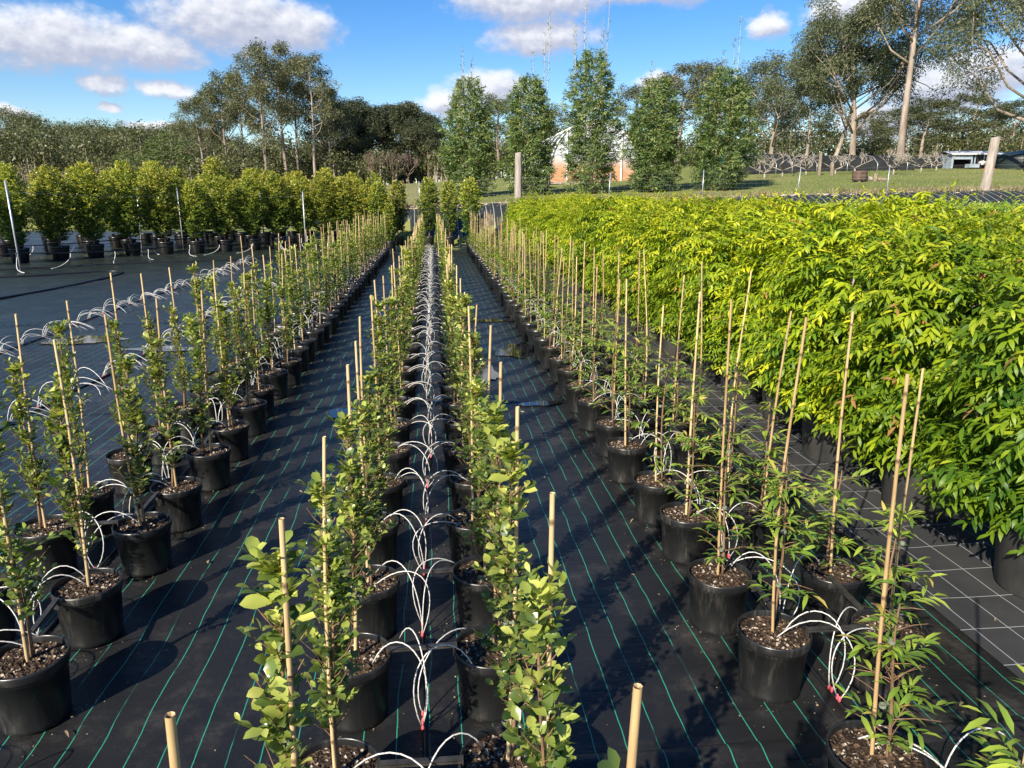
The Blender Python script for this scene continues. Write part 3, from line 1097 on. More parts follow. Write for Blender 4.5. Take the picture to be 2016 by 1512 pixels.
# ------------------------------------------------------------------ foliage volumes
def sprigs(seed, n, prof, z0, z1, ln, nleaf, L, asp, droop, age0=.35, age_top=.3, inner=.72, lump=.18, orange=0.0, age_sd=.16, scatter=.15, nscat=.3):
    """leaf frames on short twigs spread over a rounded crown of radius prof(f)"""
    r_ = np.random.default_rng(seed)
    f = r_.random(n * 3)
    rr = prof(f)
    keep = r_.random(n * 3) < rr / rr.max()
    f = f[keep][:n]
    rr = prof(f)
    n = len(f)
    ph = r_.random(n) * 2 * math.pi
    lumps = 1 + lump * np.sin(3 * ph + f * 9 + seed) + lump * .8 * np.sin(5 * ph - f * 14 + seed * 2) + lump * .7 * np.sin(4 * ph + f * 31 + seed * 3) + r_.normal(0, .06, n)
    rad = rr * lumps * np.clip(inner + (1 - inner) * np.sqrt(r_.random(n)) - .5 * (r_.random(n) < .2) * r_.random(n), .05, 1)
    out = np.stack([np.cos(ph), np.sin(ph), np.zeros(n)], -1)
    base = out * rad[:, None]
    base[:, 2] = z0 + f * (z1 - z0)
    up = r_.uniform(.0, .7, n) + .8 * np.clip(f - .75, 0, 1) / .25
    d = nrm(out + np.stack([r_.normal(0, .35, n), r_.normal(0, .35, n), up], -1))
    side = nrm(np.cross(d, np.array([0, 0, 1.])) + 1e-4)
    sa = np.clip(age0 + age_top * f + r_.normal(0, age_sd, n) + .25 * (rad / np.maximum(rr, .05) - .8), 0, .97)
    org = r_.random(n) < orange
    P, D, N, LL, A = [], [], [], [], []
    for j in range(nleaf):
        s = (j + .5) / nleaf
        q = base + d * (s * ln) + np.array([0, 0, -droop * .5 * ln * s * s])
        sg = 1 if j % 2 else -1
        o = nrm(side * (sg * r_.uniform(.3, 1.0, n))[:, None] + d * r_.uniform(.3, .9, n)[:, None] + np.stack([r_.normal(0, scatter, n), r_.normal(0, scatter, n), -droop * r_.uniform(.3, 1.2, n) + .25 * (droop < .2) + r_.normal(0, scatter, n)], -1))
        P.append(q)
        D.append(o)
        N.append(nrm(np.stack([r_.normal(0, nscat, n), r_.normal(0, nscat, n), np.ones(n)], -1) + out * .5))
        LL.append(r_.uniform(.75, 1.15, n) * L)
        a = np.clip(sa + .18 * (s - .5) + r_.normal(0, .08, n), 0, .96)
        a[org & (s > .5)] = 1.0
        A.append(a)
    P, D, N, LL, A = map(np.concatenate, (P, D, N, LL, A))
    return dict(P=P, D=D, N=N, L=LL, W=LL * asp, A=A)


def crown_mesh(fr, kind, mat, name='foliage'):
    return G().leaves(kind, fr['P'], fr['D'], fr['N'], fr['L'], fr['W'], fr['A']).mesh(name, mat)


def round_prof(Rm, lo=.35, top=.25):
    return lambda f: Rm * np.interp(f, [0, .08, .3, .6, .85, 1.0], [lo, .72, 1.0, .95, .68, top])


def trunk_mesh(seed, top, r0, nb, Rm, mat='stem_bark'):
    r_ = np.random.default_rng(seed)
    z = np.linspace(.3, top, 9)
    st = np.stack([.03 * np.sin(z * 2 + seed), .03 * np.cos(z * 1.7 + seed), z], -1)
    g = G().tube(st, np.linspace(r0, r0 * .3, 9), 7)
    for k in range(nb):
        zz = r_.uniform(.5, top * .9)
        b = np.array([np.interp(zz, z, st[:, i]) for i in range(3)])
        a = r_.uniform(0, 6.28)
        l = Rm * r_.uniform(.5, .9)
        g.tube([b, b + np.array([math.cos(a) * l * .5, math.sin(a) * l * .5, l * .35]), b + np.array([math.cos(a) * l, math.sin(a) * l, l * .5])], [r0 * .35, r0 * .25, r0 * .1], 5, cap=False)
    return g.mesh('trunk', mat)


# ---- big potted weeping shrubs (right-hand block)
BP_R, BP_H = .27, .40
g = G()
g.lathe([(BP_R * .78, 0), (BP_R * .86, .02), (BP_R * .97, BP_H - .06), (BP_R, BP_H - .05), (BP_R, BP_H), (BP_R * .95, BP_H), (BP_R * .94, BP_H - .04)], 36)
BIGPOT = g.mesh('pot', 'grey_pot_plastic')
BIGSOIL = soil_mesh(BP_R * .945, BP_H - .05, 28, 6, 9)
HEDGE, HFR = [], []
for i in range(4):
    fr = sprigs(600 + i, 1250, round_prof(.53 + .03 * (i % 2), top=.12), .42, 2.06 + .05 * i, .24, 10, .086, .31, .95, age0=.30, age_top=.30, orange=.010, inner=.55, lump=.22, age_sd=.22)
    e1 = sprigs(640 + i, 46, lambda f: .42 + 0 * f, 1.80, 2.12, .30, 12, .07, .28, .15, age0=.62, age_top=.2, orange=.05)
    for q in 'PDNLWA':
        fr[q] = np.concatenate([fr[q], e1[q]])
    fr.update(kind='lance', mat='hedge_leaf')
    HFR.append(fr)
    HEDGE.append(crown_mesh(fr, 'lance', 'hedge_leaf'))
HTRUNK = [trunk_mesh(620 + i, 1.85, .022, 10, .5, 'pale_bark') for i in range(2)]
HSTAKE = G().tube([(0, 0, .3), (.01, 0, 1.1), (.0, .01, 2.0)], .011, 7).mesh('stake', 'white_paint')
HS2 = G().tube([(0, 0, .3), (.01, 0, 1.1), (.0, .01, 1.9)], .011, 7).mesh('stake', 'galv')


def hedge_shrub(x, y, label, group, s, dark, stake):
    t_ = thing('weeping_shrub', label, 'shrub', (x, y, .012), rnd.uniform(0, 6.28), group)
    if y < 16 and x < 4:
        pt = obj('pot', BIGPOT, t_)
        obj('soil', BIGSOIL, t_)
    elif x < 4:
        obj('pot', BIGPOT, t_)
    obj('trunk', HTRUNK[rnd.randrange(2)], t_, scale=(1, 1, min(s, 1)))
    k = rnd.randrange(4)
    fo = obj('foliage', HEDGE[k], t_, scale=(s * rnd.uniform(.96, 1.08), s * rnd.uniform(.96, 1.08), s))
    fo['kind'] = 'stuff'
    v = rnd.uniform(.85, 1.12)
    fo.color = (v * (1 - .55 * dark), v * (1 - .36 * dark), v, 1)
    if stake:
        obj('stake', HSTAKE if stake == 1 else HS2, t_, (rnd.uniform(-.12, .12), rnd.uniform(-.12, .12), 0), rot=(rnd.gauss(0, .05), rnd.gauss(.03, .05), 0))
    return t_, fo, k


c_total = 0
for li, x0 in enumerate((3.42, 4.72, 6.02, 7.32)):
    c = 0
    y = 3.55 + (li % 2) * .4
    while y < 30.5:
        x, yy = x0 + rnd.gauss(0, .05), y + rnd.gauss(0, .05)
        if in_frame(x, yy, .3, 2.1, .6, 0):
            c += 1
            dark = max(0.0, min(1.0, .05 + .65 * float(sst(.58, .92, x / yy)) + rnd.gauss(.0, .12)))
            stake = rnd.choice((0, 0, 0, 0, 0, 0, 1, 2)) if not (li == 0 and yy < 6) else 0
            t_, fo, k = hedge_shrub(x, yy, '%s weeping shrub, %s from the camera in %s line of the right block' % (
                'dark green' if dark > .5 else 'yellow-green', ordw(c), ('the front', 'the second', 'the third', 'the fourth')[li]),
                'weeping shrubs in the right block', rnd.uniform(.84, .99) * (1.0 if yy > 6 else .97), dark, stake)
            if li == 0 and yy < 5:              # nearest shrubs: the leaves that show largest are parts of their own
                t_.rotation_euler.z = 0
                sub = {q: HFR[k][q] for q in ('P', 'D', 'N', 'L', 'W', 'A', 'kind', 'mat')}
                sub['P'] = sub['P'] * fo.scale[2]
                front_ = -(sub['P'][:, 0] * .68 + sub['P'][:, 1] * .73) + np.random.default_rng(k).normal(0, .12, len(sub['P']))
                order = np.argsort(-front_)
                cut = {q: (sub[q][np.sort(order[300:])] if q in 'PDNLWA' else sub[q]) for q in sub}
                fo.data = crown_mesh(cut, 'lance', 'hedge_leaf')
                fo.scale = (1, 1, 1)
                leaf_objects(sub, np.sort(order[:300]), t_, tuple(fo.color))
        y += 1.06

# ---- clipped pale shrubs beyond the weeping block
CLIP = []
for i in range(3):
    fr = sprigs(700 + i, 900, lambda f: .62 * np.interp(f, [0, .1, .5, .8, 1], [.5, .9, 1, .92, .55]), .5, 1.93, .10, 5, .05, .55, .1, age0=.3, age_top=.5, lump=.06)
    CLIP.append(crown_mesh(fr, 'dia', 'clip_leaf'))
c = {}
for li, x0 in enumerate((8.75, 10.05, 11.35, 12.65, 13.95)):
    cc = 0
    y = 8.0 + (li % 2) * .5
    while y < 28.5 - li * 1.2:
        x, yy = x0 + rnd.gauss(0, .05), y + rnd.gauss(0, .05)
        if in_frame(x, yy, .8, 1.95, .6, 0):
            cc += 1
            t_ = thing('clipped_shrub', 'pale round-topped clipped shrub, %s from the right in line %s behind the weeping block' % (ordw(cc), ('one', 'two', 'three', 'four', 'five')[li]),
                       'shrub', (x, yy, .012), rnd.uniform(0, 6.28), 'clipped shrubs behind the weeping block')
            obj('pot', BIGPOT, t_)
            obj('trunk', HTRUNK[rnd.randrange(2)], t_, scale=(1, 1, .8))
            fo = obj('foliage', CLIP[rnd.randrange(3)], t_, scale=(1.05, 1.05, rnd.uniform(.94, 1.04)))
            fo['kind'] = 'stuff'
            v = rnd.uniform(.8, 1.1)
            fo.color = (v * rnd.uniform(.8, 1.05), v, v, 1)
        y += 1.22

# ---- tall screening trees in pots (left and far end)
TP_R, TP_H = .31, .48
g = G()
g.lathe([(TP_R * .74, 0), (TP_R * .80, .02), (TP_R * .95, TP_H - .08), (TP_R * .96, TP_H - .07), (TP_R, TP_H - .065), (TP_R, TP_H), (TP_R * .95, TP_H), (TP_R * .94, TP_H - .05)], 28)
g.lathe([(TP_R * .945, TP_H - .045), (.1, TP_H - .03), (.001, TP_H - .03)], 28, mat=1)
TREEPOT = g.mesh('pot', 'pot_plastic', 'potting_mix')
SCREEN, SCREEN_N = [], []
for i in range(4):
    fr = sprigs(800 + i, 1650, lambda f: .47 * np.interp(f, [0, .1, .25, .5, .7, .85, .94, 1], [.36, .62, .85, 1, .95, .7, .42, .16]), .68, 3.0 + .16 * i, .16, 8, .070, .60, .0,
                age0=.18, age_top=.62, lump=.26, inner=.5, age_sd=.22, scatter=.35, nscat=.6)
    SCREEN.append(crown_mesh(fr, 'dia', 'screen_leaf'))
for i in range(2):
    fr = sprigs(820 + i, 800, lambda f: .33 * np.interp(f, [0, .1, .3, .6, .85, 1], [.35, .6, .9, 1, .75, .25]), .66, 2.9 + .1 * i, .13, 8, .078, .66, .0,
                age0=.14, age_top=.62, lump=.26, inner=.5, age_sd=.22, scatter=.35, nscat=.6)
    SCREEN_N.append(crown_mesh(fr, 'dia', 'screen_leaf'))
STRUNK = [trunk_mesh(840 + i, 2.6, .03, 12, .5) for i in range(2)]


def screen_tree(x, y, label, group, s=1.0, narrow=False, front=True):
    t_ = thing('potted_tree', label, 'tree', (x, y, 0), rnd.uniform(0, 6.28), group)
    obj('pot', TREEPOT, t_, scale=(.75, .75, .85) if narrow else None)
    if front:
        obj('trunk', STRUNK[rnd.randrange(2)], t_, scale=(1, 1, s))
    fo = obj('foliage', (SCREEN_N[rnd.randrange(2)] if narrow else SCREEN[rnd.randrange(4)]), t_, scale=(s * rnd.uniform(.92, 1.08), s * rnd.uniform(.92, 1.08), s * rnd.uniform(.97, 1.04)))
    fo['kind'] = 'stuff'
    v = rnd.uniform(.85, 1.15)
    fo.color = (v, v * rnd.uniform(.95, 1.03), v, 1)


FRONT = [(-14.9, 25.4), (-13.9, 26.9), (-13.1, 28.0), (-12.3, 28.9), (-11.3, 29.7), (-10.3, 30.3), (-9.25, 30.7), (-8.35, 31.4), (-7.4, 32.1), (-6.5, 32.75), (-5.6, 33.3), (-4.7, 33.6), (-3.8, 33.8), (-2.95, 33.9)]
for i, (x, y) in enumerate(FRONT):
    screen_tree(x, y, 'bushy potted screening tree, %s from the left in the front line of tall trees' % ordw(i + 1), 'tall potted trees, front line', rnd.uniform(.84, .98))
nx, ny = -.62, .78
for li, off in enumerate((3.6, 6.6, 9.4)):
    c = 0
    for i in range(19):
        f = i / 18
        x = -21 + f * 19.5 + nx * off * .55 + rnd.gauss(0, .12)
        y = 21.3 + 13.2 * (1 - (1 - f) ** 1.35) + ny * off + rnd.gauss(0, .12)
        if in_frame(x, y, .6, 3.2, .6):
            c += 1
            screen_tree(x, y, 'bushy screening tree partly hidden, %s from the left in the %s line of tall trees' % (ordw(c), ('second', 'third', 'rear')[li]),
                        'tall potted trees, rear lines', rnd.uniform(.88, 1.04), front=(li == 0))
for x, y, s, lab in ((-1.72, 30.8, .62, 'short potted tree at the end of the left aisle, with a fat black pot'),
                     (-1.55, 34.6, .98, 'narrow potted tree behind the aisle end, left of the middle double row'),
                     (-.15, 34.2, .98, 'narrow potted tree straight behind the end of the middle drip pipe'),
                     (.75, 33.9, .93, 'slim potted tree just right of the middle double row end'),
                     (1.62, 32.5, 1.0, 'narrow potted tree standing alone before the black embankment'),
                     (-2.3, 33.2, .9, 'narrow potted tree right of the bushy front tree line')):
    screen_tree(x, y, lab, 'narrow potted trees at the row ends', s, True)

# ---- trellis posts, wires and hoses before the tall trees
def post(x, y, h, label):
    t_ = G().tube([(0, 0, -.05), (0, 0, h)], .026, 10).mesh('post', 'galv')
    tag(obj('trellis_post', t_, None, (x, y, 0), rot=(rnd.gauss(0, .01), rnd.gauss(0, .015), 0)), label, 'post', 'galvanised trellis posts')


post(-12.24, 23.6, 2.62, 'tall galvanised post at far left, standing clear on the mat')
post(-8.75, 32.0, 2.4, 'galvanised trellis post in the tall tree line, fourth from the left')
post(-5.35, 32.5, 2.35, 'bright galvanised post at the right end of the trellis')
post(-11.6, 31.4, 2.5, 'galvanised trellis post in the tall tree line, second from the left')
post(-10.3, 32.4, 2.5, 'galvanised trellis post in the tall tree line, third from the left')
post(-7.2, 33.3, 2.4, 'galvanised trellis post in the tall tree line, fifth from the left')


def hang(label, pts, r, mat, name, cat):
    p = np.array(pts, float)
    out = []
    for a, b in zip(p[:-1], p[1:]):
        for t in np.linspace(0, 1, 9)[:-1]:
            q = a + (b - a) * t
            q[2] -= .10 * 4 * t * (1 - t)
            out.append(q)
    out.append(p[-1])
    t_ = thing(name, label, cat)
    obj('pipe' if r > .008 else 'wire', pipe_mesh(out, r, 'pipe', mat, 6), t_)
    return t_, np.array(out)


t1, q1 = hang('sagging black hose hung low along the front of the tree line', [(-21, 17.6, .55), (-15.5, 21, .52), (-12.24, 23.6, .55), (-9.2, 29.2, .42), (-5.35, 32.5, .5)], .018, 'poly_pipe', 'hanging_hose', 'hose')
t2, q2 = hang('second black hose hung behind the first row of tree pots', [(-22, 21, .62), (-16.5, 25.6, .6), (-11.6, 30.0, .6), (-8.7, 31.9, .62), (-4.4, 33.2, .6)], .018, 'poly_pipe', 'hanging_hose', 'hose')
hang('thin steel wire strung between the trellis posts', [(-21, 17.6, 2.3), (-12.24, 23.6, 2.3), (-8.75, 32.0, 2.25), (-5.35, 32.5, 2.2)], .004, 'wire', 'trellis_wire', 'wire')
DROP = []
for i in range(6):
    r_ = np.random.default_rng(900 + i)
    p = bez((0, 0, 0), (.04, 0, -.25), (r_.uniform(-.3, .3), -.05, -.5), (r_.uniform(-.6, .6), -.15 - r_.uniform(0, .3), -.5), 9)
    DROP.append(G().tube(p, .009, 6, age=np.linspace(0, 1, 9)).mesh('dripper_tube', 'white_paint'))
for q, tt_ in ((q1, t1), (q2, t2)):
    for p in q[2::2]:
        if in_frame(p[0], p[1], p[2] - .3, p[2]):
            obj('dripper_tube', DROP[rnd.randrange(6)], tt_, (p[0] + rnd.uniform(-.2, .2), p[1], p[2] - .01), rnd.uniform(-.5, .5), (1, 1, p[2] / .52))

# ------------------------------------------------------------------ fence on the embankment
fence = thing('wire_fence', 'wire mesh fence with weathered timber strainers along the embankment top', 'fence')


def timber_post(x, y, h, r, lean):
    z = float(height(x, y))
    r_ = np.random.default_rng(int(x * 10) + 7)
    zs = np.linspace(-.3, h, 9)
    g = G()
    n = 14
    ang = np.arange(n) * 2 * math.pi / n
    V = []
    prof = 1 + .07 * np.sin(ang * 3 + 1) + .05 * np.sin(ang * 5)
    for zz in zs:
        rr = r * (1.06 - .08 * zz / h) * prof * (1 + r_.normal(0, .012, n))
        V.append(np.stack([lean * zz + rr * np.cos(ang), rr * np.sin(ang), np.full(n, zz)], -1))
    V[-1][:, 2] += .03 * np.cos(ang)
    i = np.arange(8)[:, None] * n
    j = np.arange(n)[None, :]
    k = (j + 1) % n
    q = np.stack([i + j, i + k, i + n + k, i + n + j], -1).reshape(-1, 4)
    g.add(np.concatenate(V), [q, np.array([[8 * n + a for a in range(n)]])], 0, 0., False)
    obj('timber_post', g.mesh('timber_post', 'timber'), fence, (x, y, z))


timber_post(4.07, 36.0, 2.3, .165, .01)
timber_post(25.2, 32.55, 2.35, .185, .06)
PICK = G().tube([(0, 0, -.2), (0, 0, 1.28)], .022, 6).mesh('steel_post', 'galv')
for x in (-9.5, -4.8, -.6, 8.3, 12.6, 16.9, 20.9, 29.5, 34):
    y = float(fence_y(x))
    obj('steel_post', PICK, fence, (x, y, float(height(x, y))), rot=(rnd.gauss(0, .02), rnd.gauss(.02, .02), 0))
xf = np.arange(-12, 38, .5)
yf = fence_y(xf)
zf = height(xf, yf)
for k, hh in enumerate((.08, .26, .44, .62, .80, .98, 1.16)):
    pts = np.stack([xf, yf - .03, zf + hh + .012 * np.sin(xf * 2.2 + k)], -1)
    obj('wire', G().tube(pts, .0028 if k < 6 else .0035, 4).mesh('wire', 'wire'), fence)
g = G()
for x in np.arange(-12, 37.5, .3):
    y = float(fence_y(x)) - .03
    z = float(height(x, y))
    g.tube([(x, y, z + .05), (x, y, z + .98)], .002, 3, cap=False)
o = obj('mesh_stays', g.mesh('mesh_stays', 'wire'), fence)
o['kind'] = 'stuff'

# ---- dry grass and pale rubble at the foot of the fence
r_ = np.random.default_rng(77)
k = 9000
x = r_.uniform(-8, 36, k)
d = r_.normal(.3, .55, k)
y = fence_y(x) + d
cl = np.sin(x * 1.7) + np.sin(x * .53 + 2) + r_.normal(0, .6, k)
sel = cl > -.4
x, y = x[sel], y[sel]
k = len(x)
P_ = np.stack([x, y, height(x, y) - .01], -1)
D_ = nrm(np.stack([r_.normal(0, .45, k), r_.normal(0, .45, k), np.ones(k)], -1))
L_ = r_.uniform(.08, .34, k)
g = G().leaves('dia', P_, D_, r_.normal(0, 1, (k, 3)), L_, L_ * .10 + .006, np.clip(r_.normal(.45, .25, k), 0, 1))
struct('dry_grass', g.mesh('dry_grass', 'dry_grass_blade'), 'stuff')
# longer grass and weeds over the near part of the paddock
k = 26000
x = r_.uniform(-4, 62, k)
d = r_.random(k) ** 1.6 * 40
y = fence_y(x) + .3 + d
P_ = np.stack([x, y, height(x, y) - .01], -1)
D_ = nrm(np.stack([r_.normal(0, .6, k), r_.normal(0, .6, k), np.ones(k)], -1))
L_ = r_.uniform(.05, .16, k)
g = G().leaves('dia', P_, D_, r_.normal(0, 1, (k, 3)), L_, L_ * .16 + .006, np.clip(r_.normal(.9, .12, k), 0, 1))
struct('paddock_grass', g.mesh('paddock_grass', 'dry_grass_blade'), 'stuff')
g = G()
ico = np.array([(0, 0, 1), (.9, 0, .3), (.2, .85, .2), (-.8, .4, .35), (-.6, -.7, .2), (.35, -.9, .3), (0, 0, -.4)])
icf = np.array([(0, 1, 2), (0, 2, 3), (0, 3, 4), (0, 4, 5), (0, 5, 1), (6, 2, 1), (6, 3, 2), (6, 4, 3), (6, 5, 4), (6, 1, 5)])
for i in range(420):
    x = r_.uniform(-2, 20) if i < 330 else r_.uniform(20, 34)
    y = float(fence_y(x)) - .12 + r_.normal(0, .3)
    s = r_.uniform(.03, .12)
    a = r_.uniform(0, 6.3)
    v = ico * np.array([s * r_.uniform(.8, 1.8), s, s * .6]) * r_.uniform(.8, 1.2, (7, 1))
    v = v @ np.array([[math.cos(a), math.sin(a), 0], [-math.sin(a), math.cos(a), 0], [0, 0, 1]])
    g.add(v + (x, y, float(height(x, y)) + .03), icf, 0, 0., False)
struct('pale_rubble', g.mesh('pale_rubble', 'stone'), 'stuff')
# scattered leaf litter on the mats
k = 900
x = np.concatenate([r_.uniform(-3.5, 3, 260), r_.uniform(-20, -5, k - 260)])
y = np.concatenate([r_.uniform(1.8, 9, 260), 0 * x[260:]])
y[260:] = np.interp(x[260:], [-20, -14, -5], [23.5, 27.5, 34.0]) + r_.uniform(.6, 2.6, k - 260)
P_ = np.stack([x, y, np.full(k, .012)], -1)
a = r_.uniform(0, 6.3, k)
D_ = np.stack([np.cos(a), np.sin(a), np.zeros(k)], -1)
L_ = np.concatenate([r_.uniform(.004, .02, 260), r_.uniform(.05, .11, k - 260)])
g = G().leaves('dia', P_, D_, np.tile([[0.02, 0, 1.]], (k, 1)), L_, L_ * .55, np.clip(r_.normal(.45, .3, k), 0, 1))
struct('leaf_litter', g.mesh('leaf_litter', 'dry_grass_blade'), 'stuff')

# a few larger dead leaves blown onto the mat
k = 110
x = r_.uniform(-3.2, 3.0, k)
y = r_.uniform(1.9, 12, k)
a = r_.uniform(0, 6.3, k)
g = G().leaves('lance', np.stack([x, y, np.full(k, .014)], -1), np.stack([np.cos(a), np.sin(a), r_.uniform(0, .2, k)], -1), r_.normal(0, .3, (k, 3)) + (0, 0, 1),
               r_.uniform(.03, .065, k), r_.uniform(.010, .022, k), r_.uniform(0, .7, k))
struct('dead_leaves', g.mesh('dead_leaves', 'dry_grass_blade'), 'stuff')
# crumbs of potting mix spilt round the near pots
k = 5200
ln_ = r_.integers(0, 6, k)
xl = np.array([q[1] for q in LINES])[ln_]
yy_ = np.array([ROWY[LINES[q][0]][r_.integers(0, 18)] for q in ln_])
aa, rr_ = r_.uniform(0, 6.28, k), .13 + np.abs(r_.normal(0, .13, k))
P_ = np.stack([xl + rr_ * np.cos(aa), yy_ + rr_ * np.sin(aa), np.full(k, .009)], -1)
b_ = r_.uniform(0, 6.28, k)
D_ = np.stack([np.cos(b_), np.sin(b_), r_.normal(0, .25, k)], -1)
L_ = r_.uniform(.004, .013, k)
g = G().leaves('dia', P_, D_, r_.normal(0, .3, (k, 3)) + (0, 0, 1), L_, L_ * .7, np.clip(r_.normal(.2, .3, k), 0, .7))
struct('spilled_potting_mix', g.mesh('spilled_potting_mix', 'dry_grass_blade'), 'stuff')

# ------------------------------------------------------------------ bamboo clumps
def bamboo(i, x, y, h, rad, label, whips):
    z = float(height(x, y)) - .05
    t_ = thing('bamboo_clump', label, 'bamboo', (x, y, z), rnd.uniform(0, 6.28), 'bamboo clumps along the fence')
    seed = 1000 + i
    r_ = np.random.default_rng(seed)
    hb = h
    prof = lambda f: rad * np.interp(f, [0, .06, .2, .45, .62, .78, .9, 1.0], [.5, .8, 1.0, 1.0, .97, .84, .56, .28])
    fr = sprigs(seed, 2150, prof, .1, hb, .30, 9, .24, .20, .30, age0=.45, age_top=.12, inner=.45, lump=.24, age_sd=.26, scatter=.45, nscat=.8)
    fo = obj('foliage', crown_mesh(fr, 'dia', 'bamboo_leaf'), t_)
    fo['kind'] = 'stuff'
    for k in range(12):
        a, rr = r_.uniform(0, 6.28), r_.uniform(.05, .5) * rad
        top = hb * r_.uniform(.7, 1.04)
        l = r_.uniform(0, .35) * rad
        obj('culm', G().tube([(rr * math.cos(a), rr * math.sin(a), 0), ((rr + l * .4) * math.cos(a), (rr + l * .4) * math.sin(a), top * .6),
                              ((rr + l) * math.cos(a), (rr + l) * math.sin(a), top)], [.028, .022, .008], 6).mesh('culm', 'cane'), t_)
    ca, sa = math.cos(-t_.rotation_euler.z), math.sin(-t_.rotation_euler.z)
    for (wx, wt) in whips:                      # bare new shoots above the clump
        bx, by = wx * ca, wx * sa
        p = np.array([(bx * .7, by * .7, hb * .5), (bx * .9, by * .9, hb * .8), (bx, by, (hb * .8 + wt) / 2), (bx * 1.05, by * 1.05 + .05, wt)])
        c_ = obj('shoot', G().tube(p, [.02, .016, .010, .003], 5).mesh('shoot', 'cane'), t_)
        m = 60
        f = r_.uniform(.35, 1, m)
        pp = np.stack([np.interp(f, [0, .33, .66, 1], p[:, q]) for q in range(3)], -1)
        dd_ = nrm(np.stack([r_.normal(0, .6, m), r_.normal(0, .6, m), r_.uniform(.1, 1.2, m)], -1))
        L_ = r_.uniform(.12, .24, m)
        obj('shoot_leaf', G().leaves('dia', pp, dd_, r_.normal(0, 1, (m, 3)), L_, L_ * .14, r_.uniform(.3, .8, m)).mesh('shoot_leaf', 'bamboo_leaf'), c_)


bamboo(0, 2.2, 44, 6.4, 1.18, 'leafy bamboo clump nearest the tall potted trees, leftmost along the fence', [(-.3, 8.1), (.2, 7.5)])
bamboo(1, 5.5, 43, 6.2, 1.12, 'bamboo clump directly behind the left weathered timber post', [(.8, 8.6), (1.05, 9.6), (.2, 7.6)])
bamboo(2, 8.8, 42, 7.3, 1.22, 'tallest bamboo clump, hiding the middle of the plastic greenhouse', [(-.5, 10.2), (.75, 11.0), (.45, 9.2), (-1.0, 8.6)])
bamboo(3, 12.1, 41, 5.7, 1.15, 'low broad bamboo clump just right of the plastic greenhouse', [(-.3, 6.7)])
bamboo(4, 15.5, 40, 6.0, 1.25, 'rightmost bamboo clump beside the open paddock', [(.3, 7.6), (.55, 8.7), (-.2, 7.0)])

# ------------------------------------------------------------------ greenhouse tunnel
GX, GY = 11.8, 55.0
gz = float(height(GX, GY)) - .12
gh = thing('plastic_greenhouse', 'arched plastic greenhouse with clay-stained end wall behind the bamboo', 'greenhouse', (GX, GY, gz))
GW, GH = 3.3, 4.35
a = np.linspace(0, math.pi, 25)
ax = GW * np.cos(a)
az_ = GH * np.sin(a) ** .82
endv = np.stack([ax, np.zeros(25), az_], -1)


def panel(x0, x1, z0, name, mat='tunnel_film'):
    xs_ = np.linspace(x0, x1, 9)
    top = GH * np.sqrt(np.clip(1 - (xs_ / GW) ** 2, 0, 1)) ** .82
    g = G()
    v = np.concatenate([np.stack([xs_, np.full(9, .05), np.full(9, z0)], -1), np.stack([xs_, np.full(9, .05), np.maximum(top, z0 + .01)], -1)])
    g.add(v, np.array([(i, i + 1, 10 + i, 9 + i) for i in range(8)]), 0, 0., False)
    return obj(name, g.mesh(name, mat), gh)


panel(-3.27, -2.05, 0, 'wall_panel')
panel(-2.0, 1.95, 2.35, 'wall_panel')
panel(2.0, 3.27, 0, 'wall_panel')
for x0, x1 in ((-2.0, -.03), (.03, 1.95)):
    d_ = obj('door', G().box(((x0 + x1) / 2, .04, 1.16), (x1 - x0, .03, 2.3)).mesh('door', 'tunnel_film'), gh)
g = G()
Y0, Y1 = 0.0, 18.0
v = np.concatenate([endv * (1.01, 1, 1.01) + (0, .1, 0), endv * (1.01, 1, 1.01) + (0, Y1, 0)])
g.add(v, np.array([(i, i + 1, 26 + i, 25 + i) for i in range(24)]), 0, 0., True)
obj('roof_cover', g.mesh('roof_cover', 'dark_roof'), gh)
for yy in (0, 3, 6, 9, 12, 15, 18):
    obj('hoop', G().tube(endv * (1.02, 1, 1.02) + (0, yy, 0), .06 if yy == 0 else .04, 6).mesh('hoop', 'white_paint'), gh)
for x0 in (-2.03, -.0, 1.98):
    top = GH * (1 - (x0 / GW) ** 2) ** .41
    obj('upright', G().box((x0, -.02, top / 2), (.10, .08, top)).mesh('upright', 'white_paint'), gh)
obj('rail', G().box((0, -.03, 2.36), (3.95, .07, .10)).mesh('rail', 'white_paint'), gh)
obj('rail', G().box((0, -.03, .08), (6.5, .07, .14)).mesh('rail', 'timber'), gh)

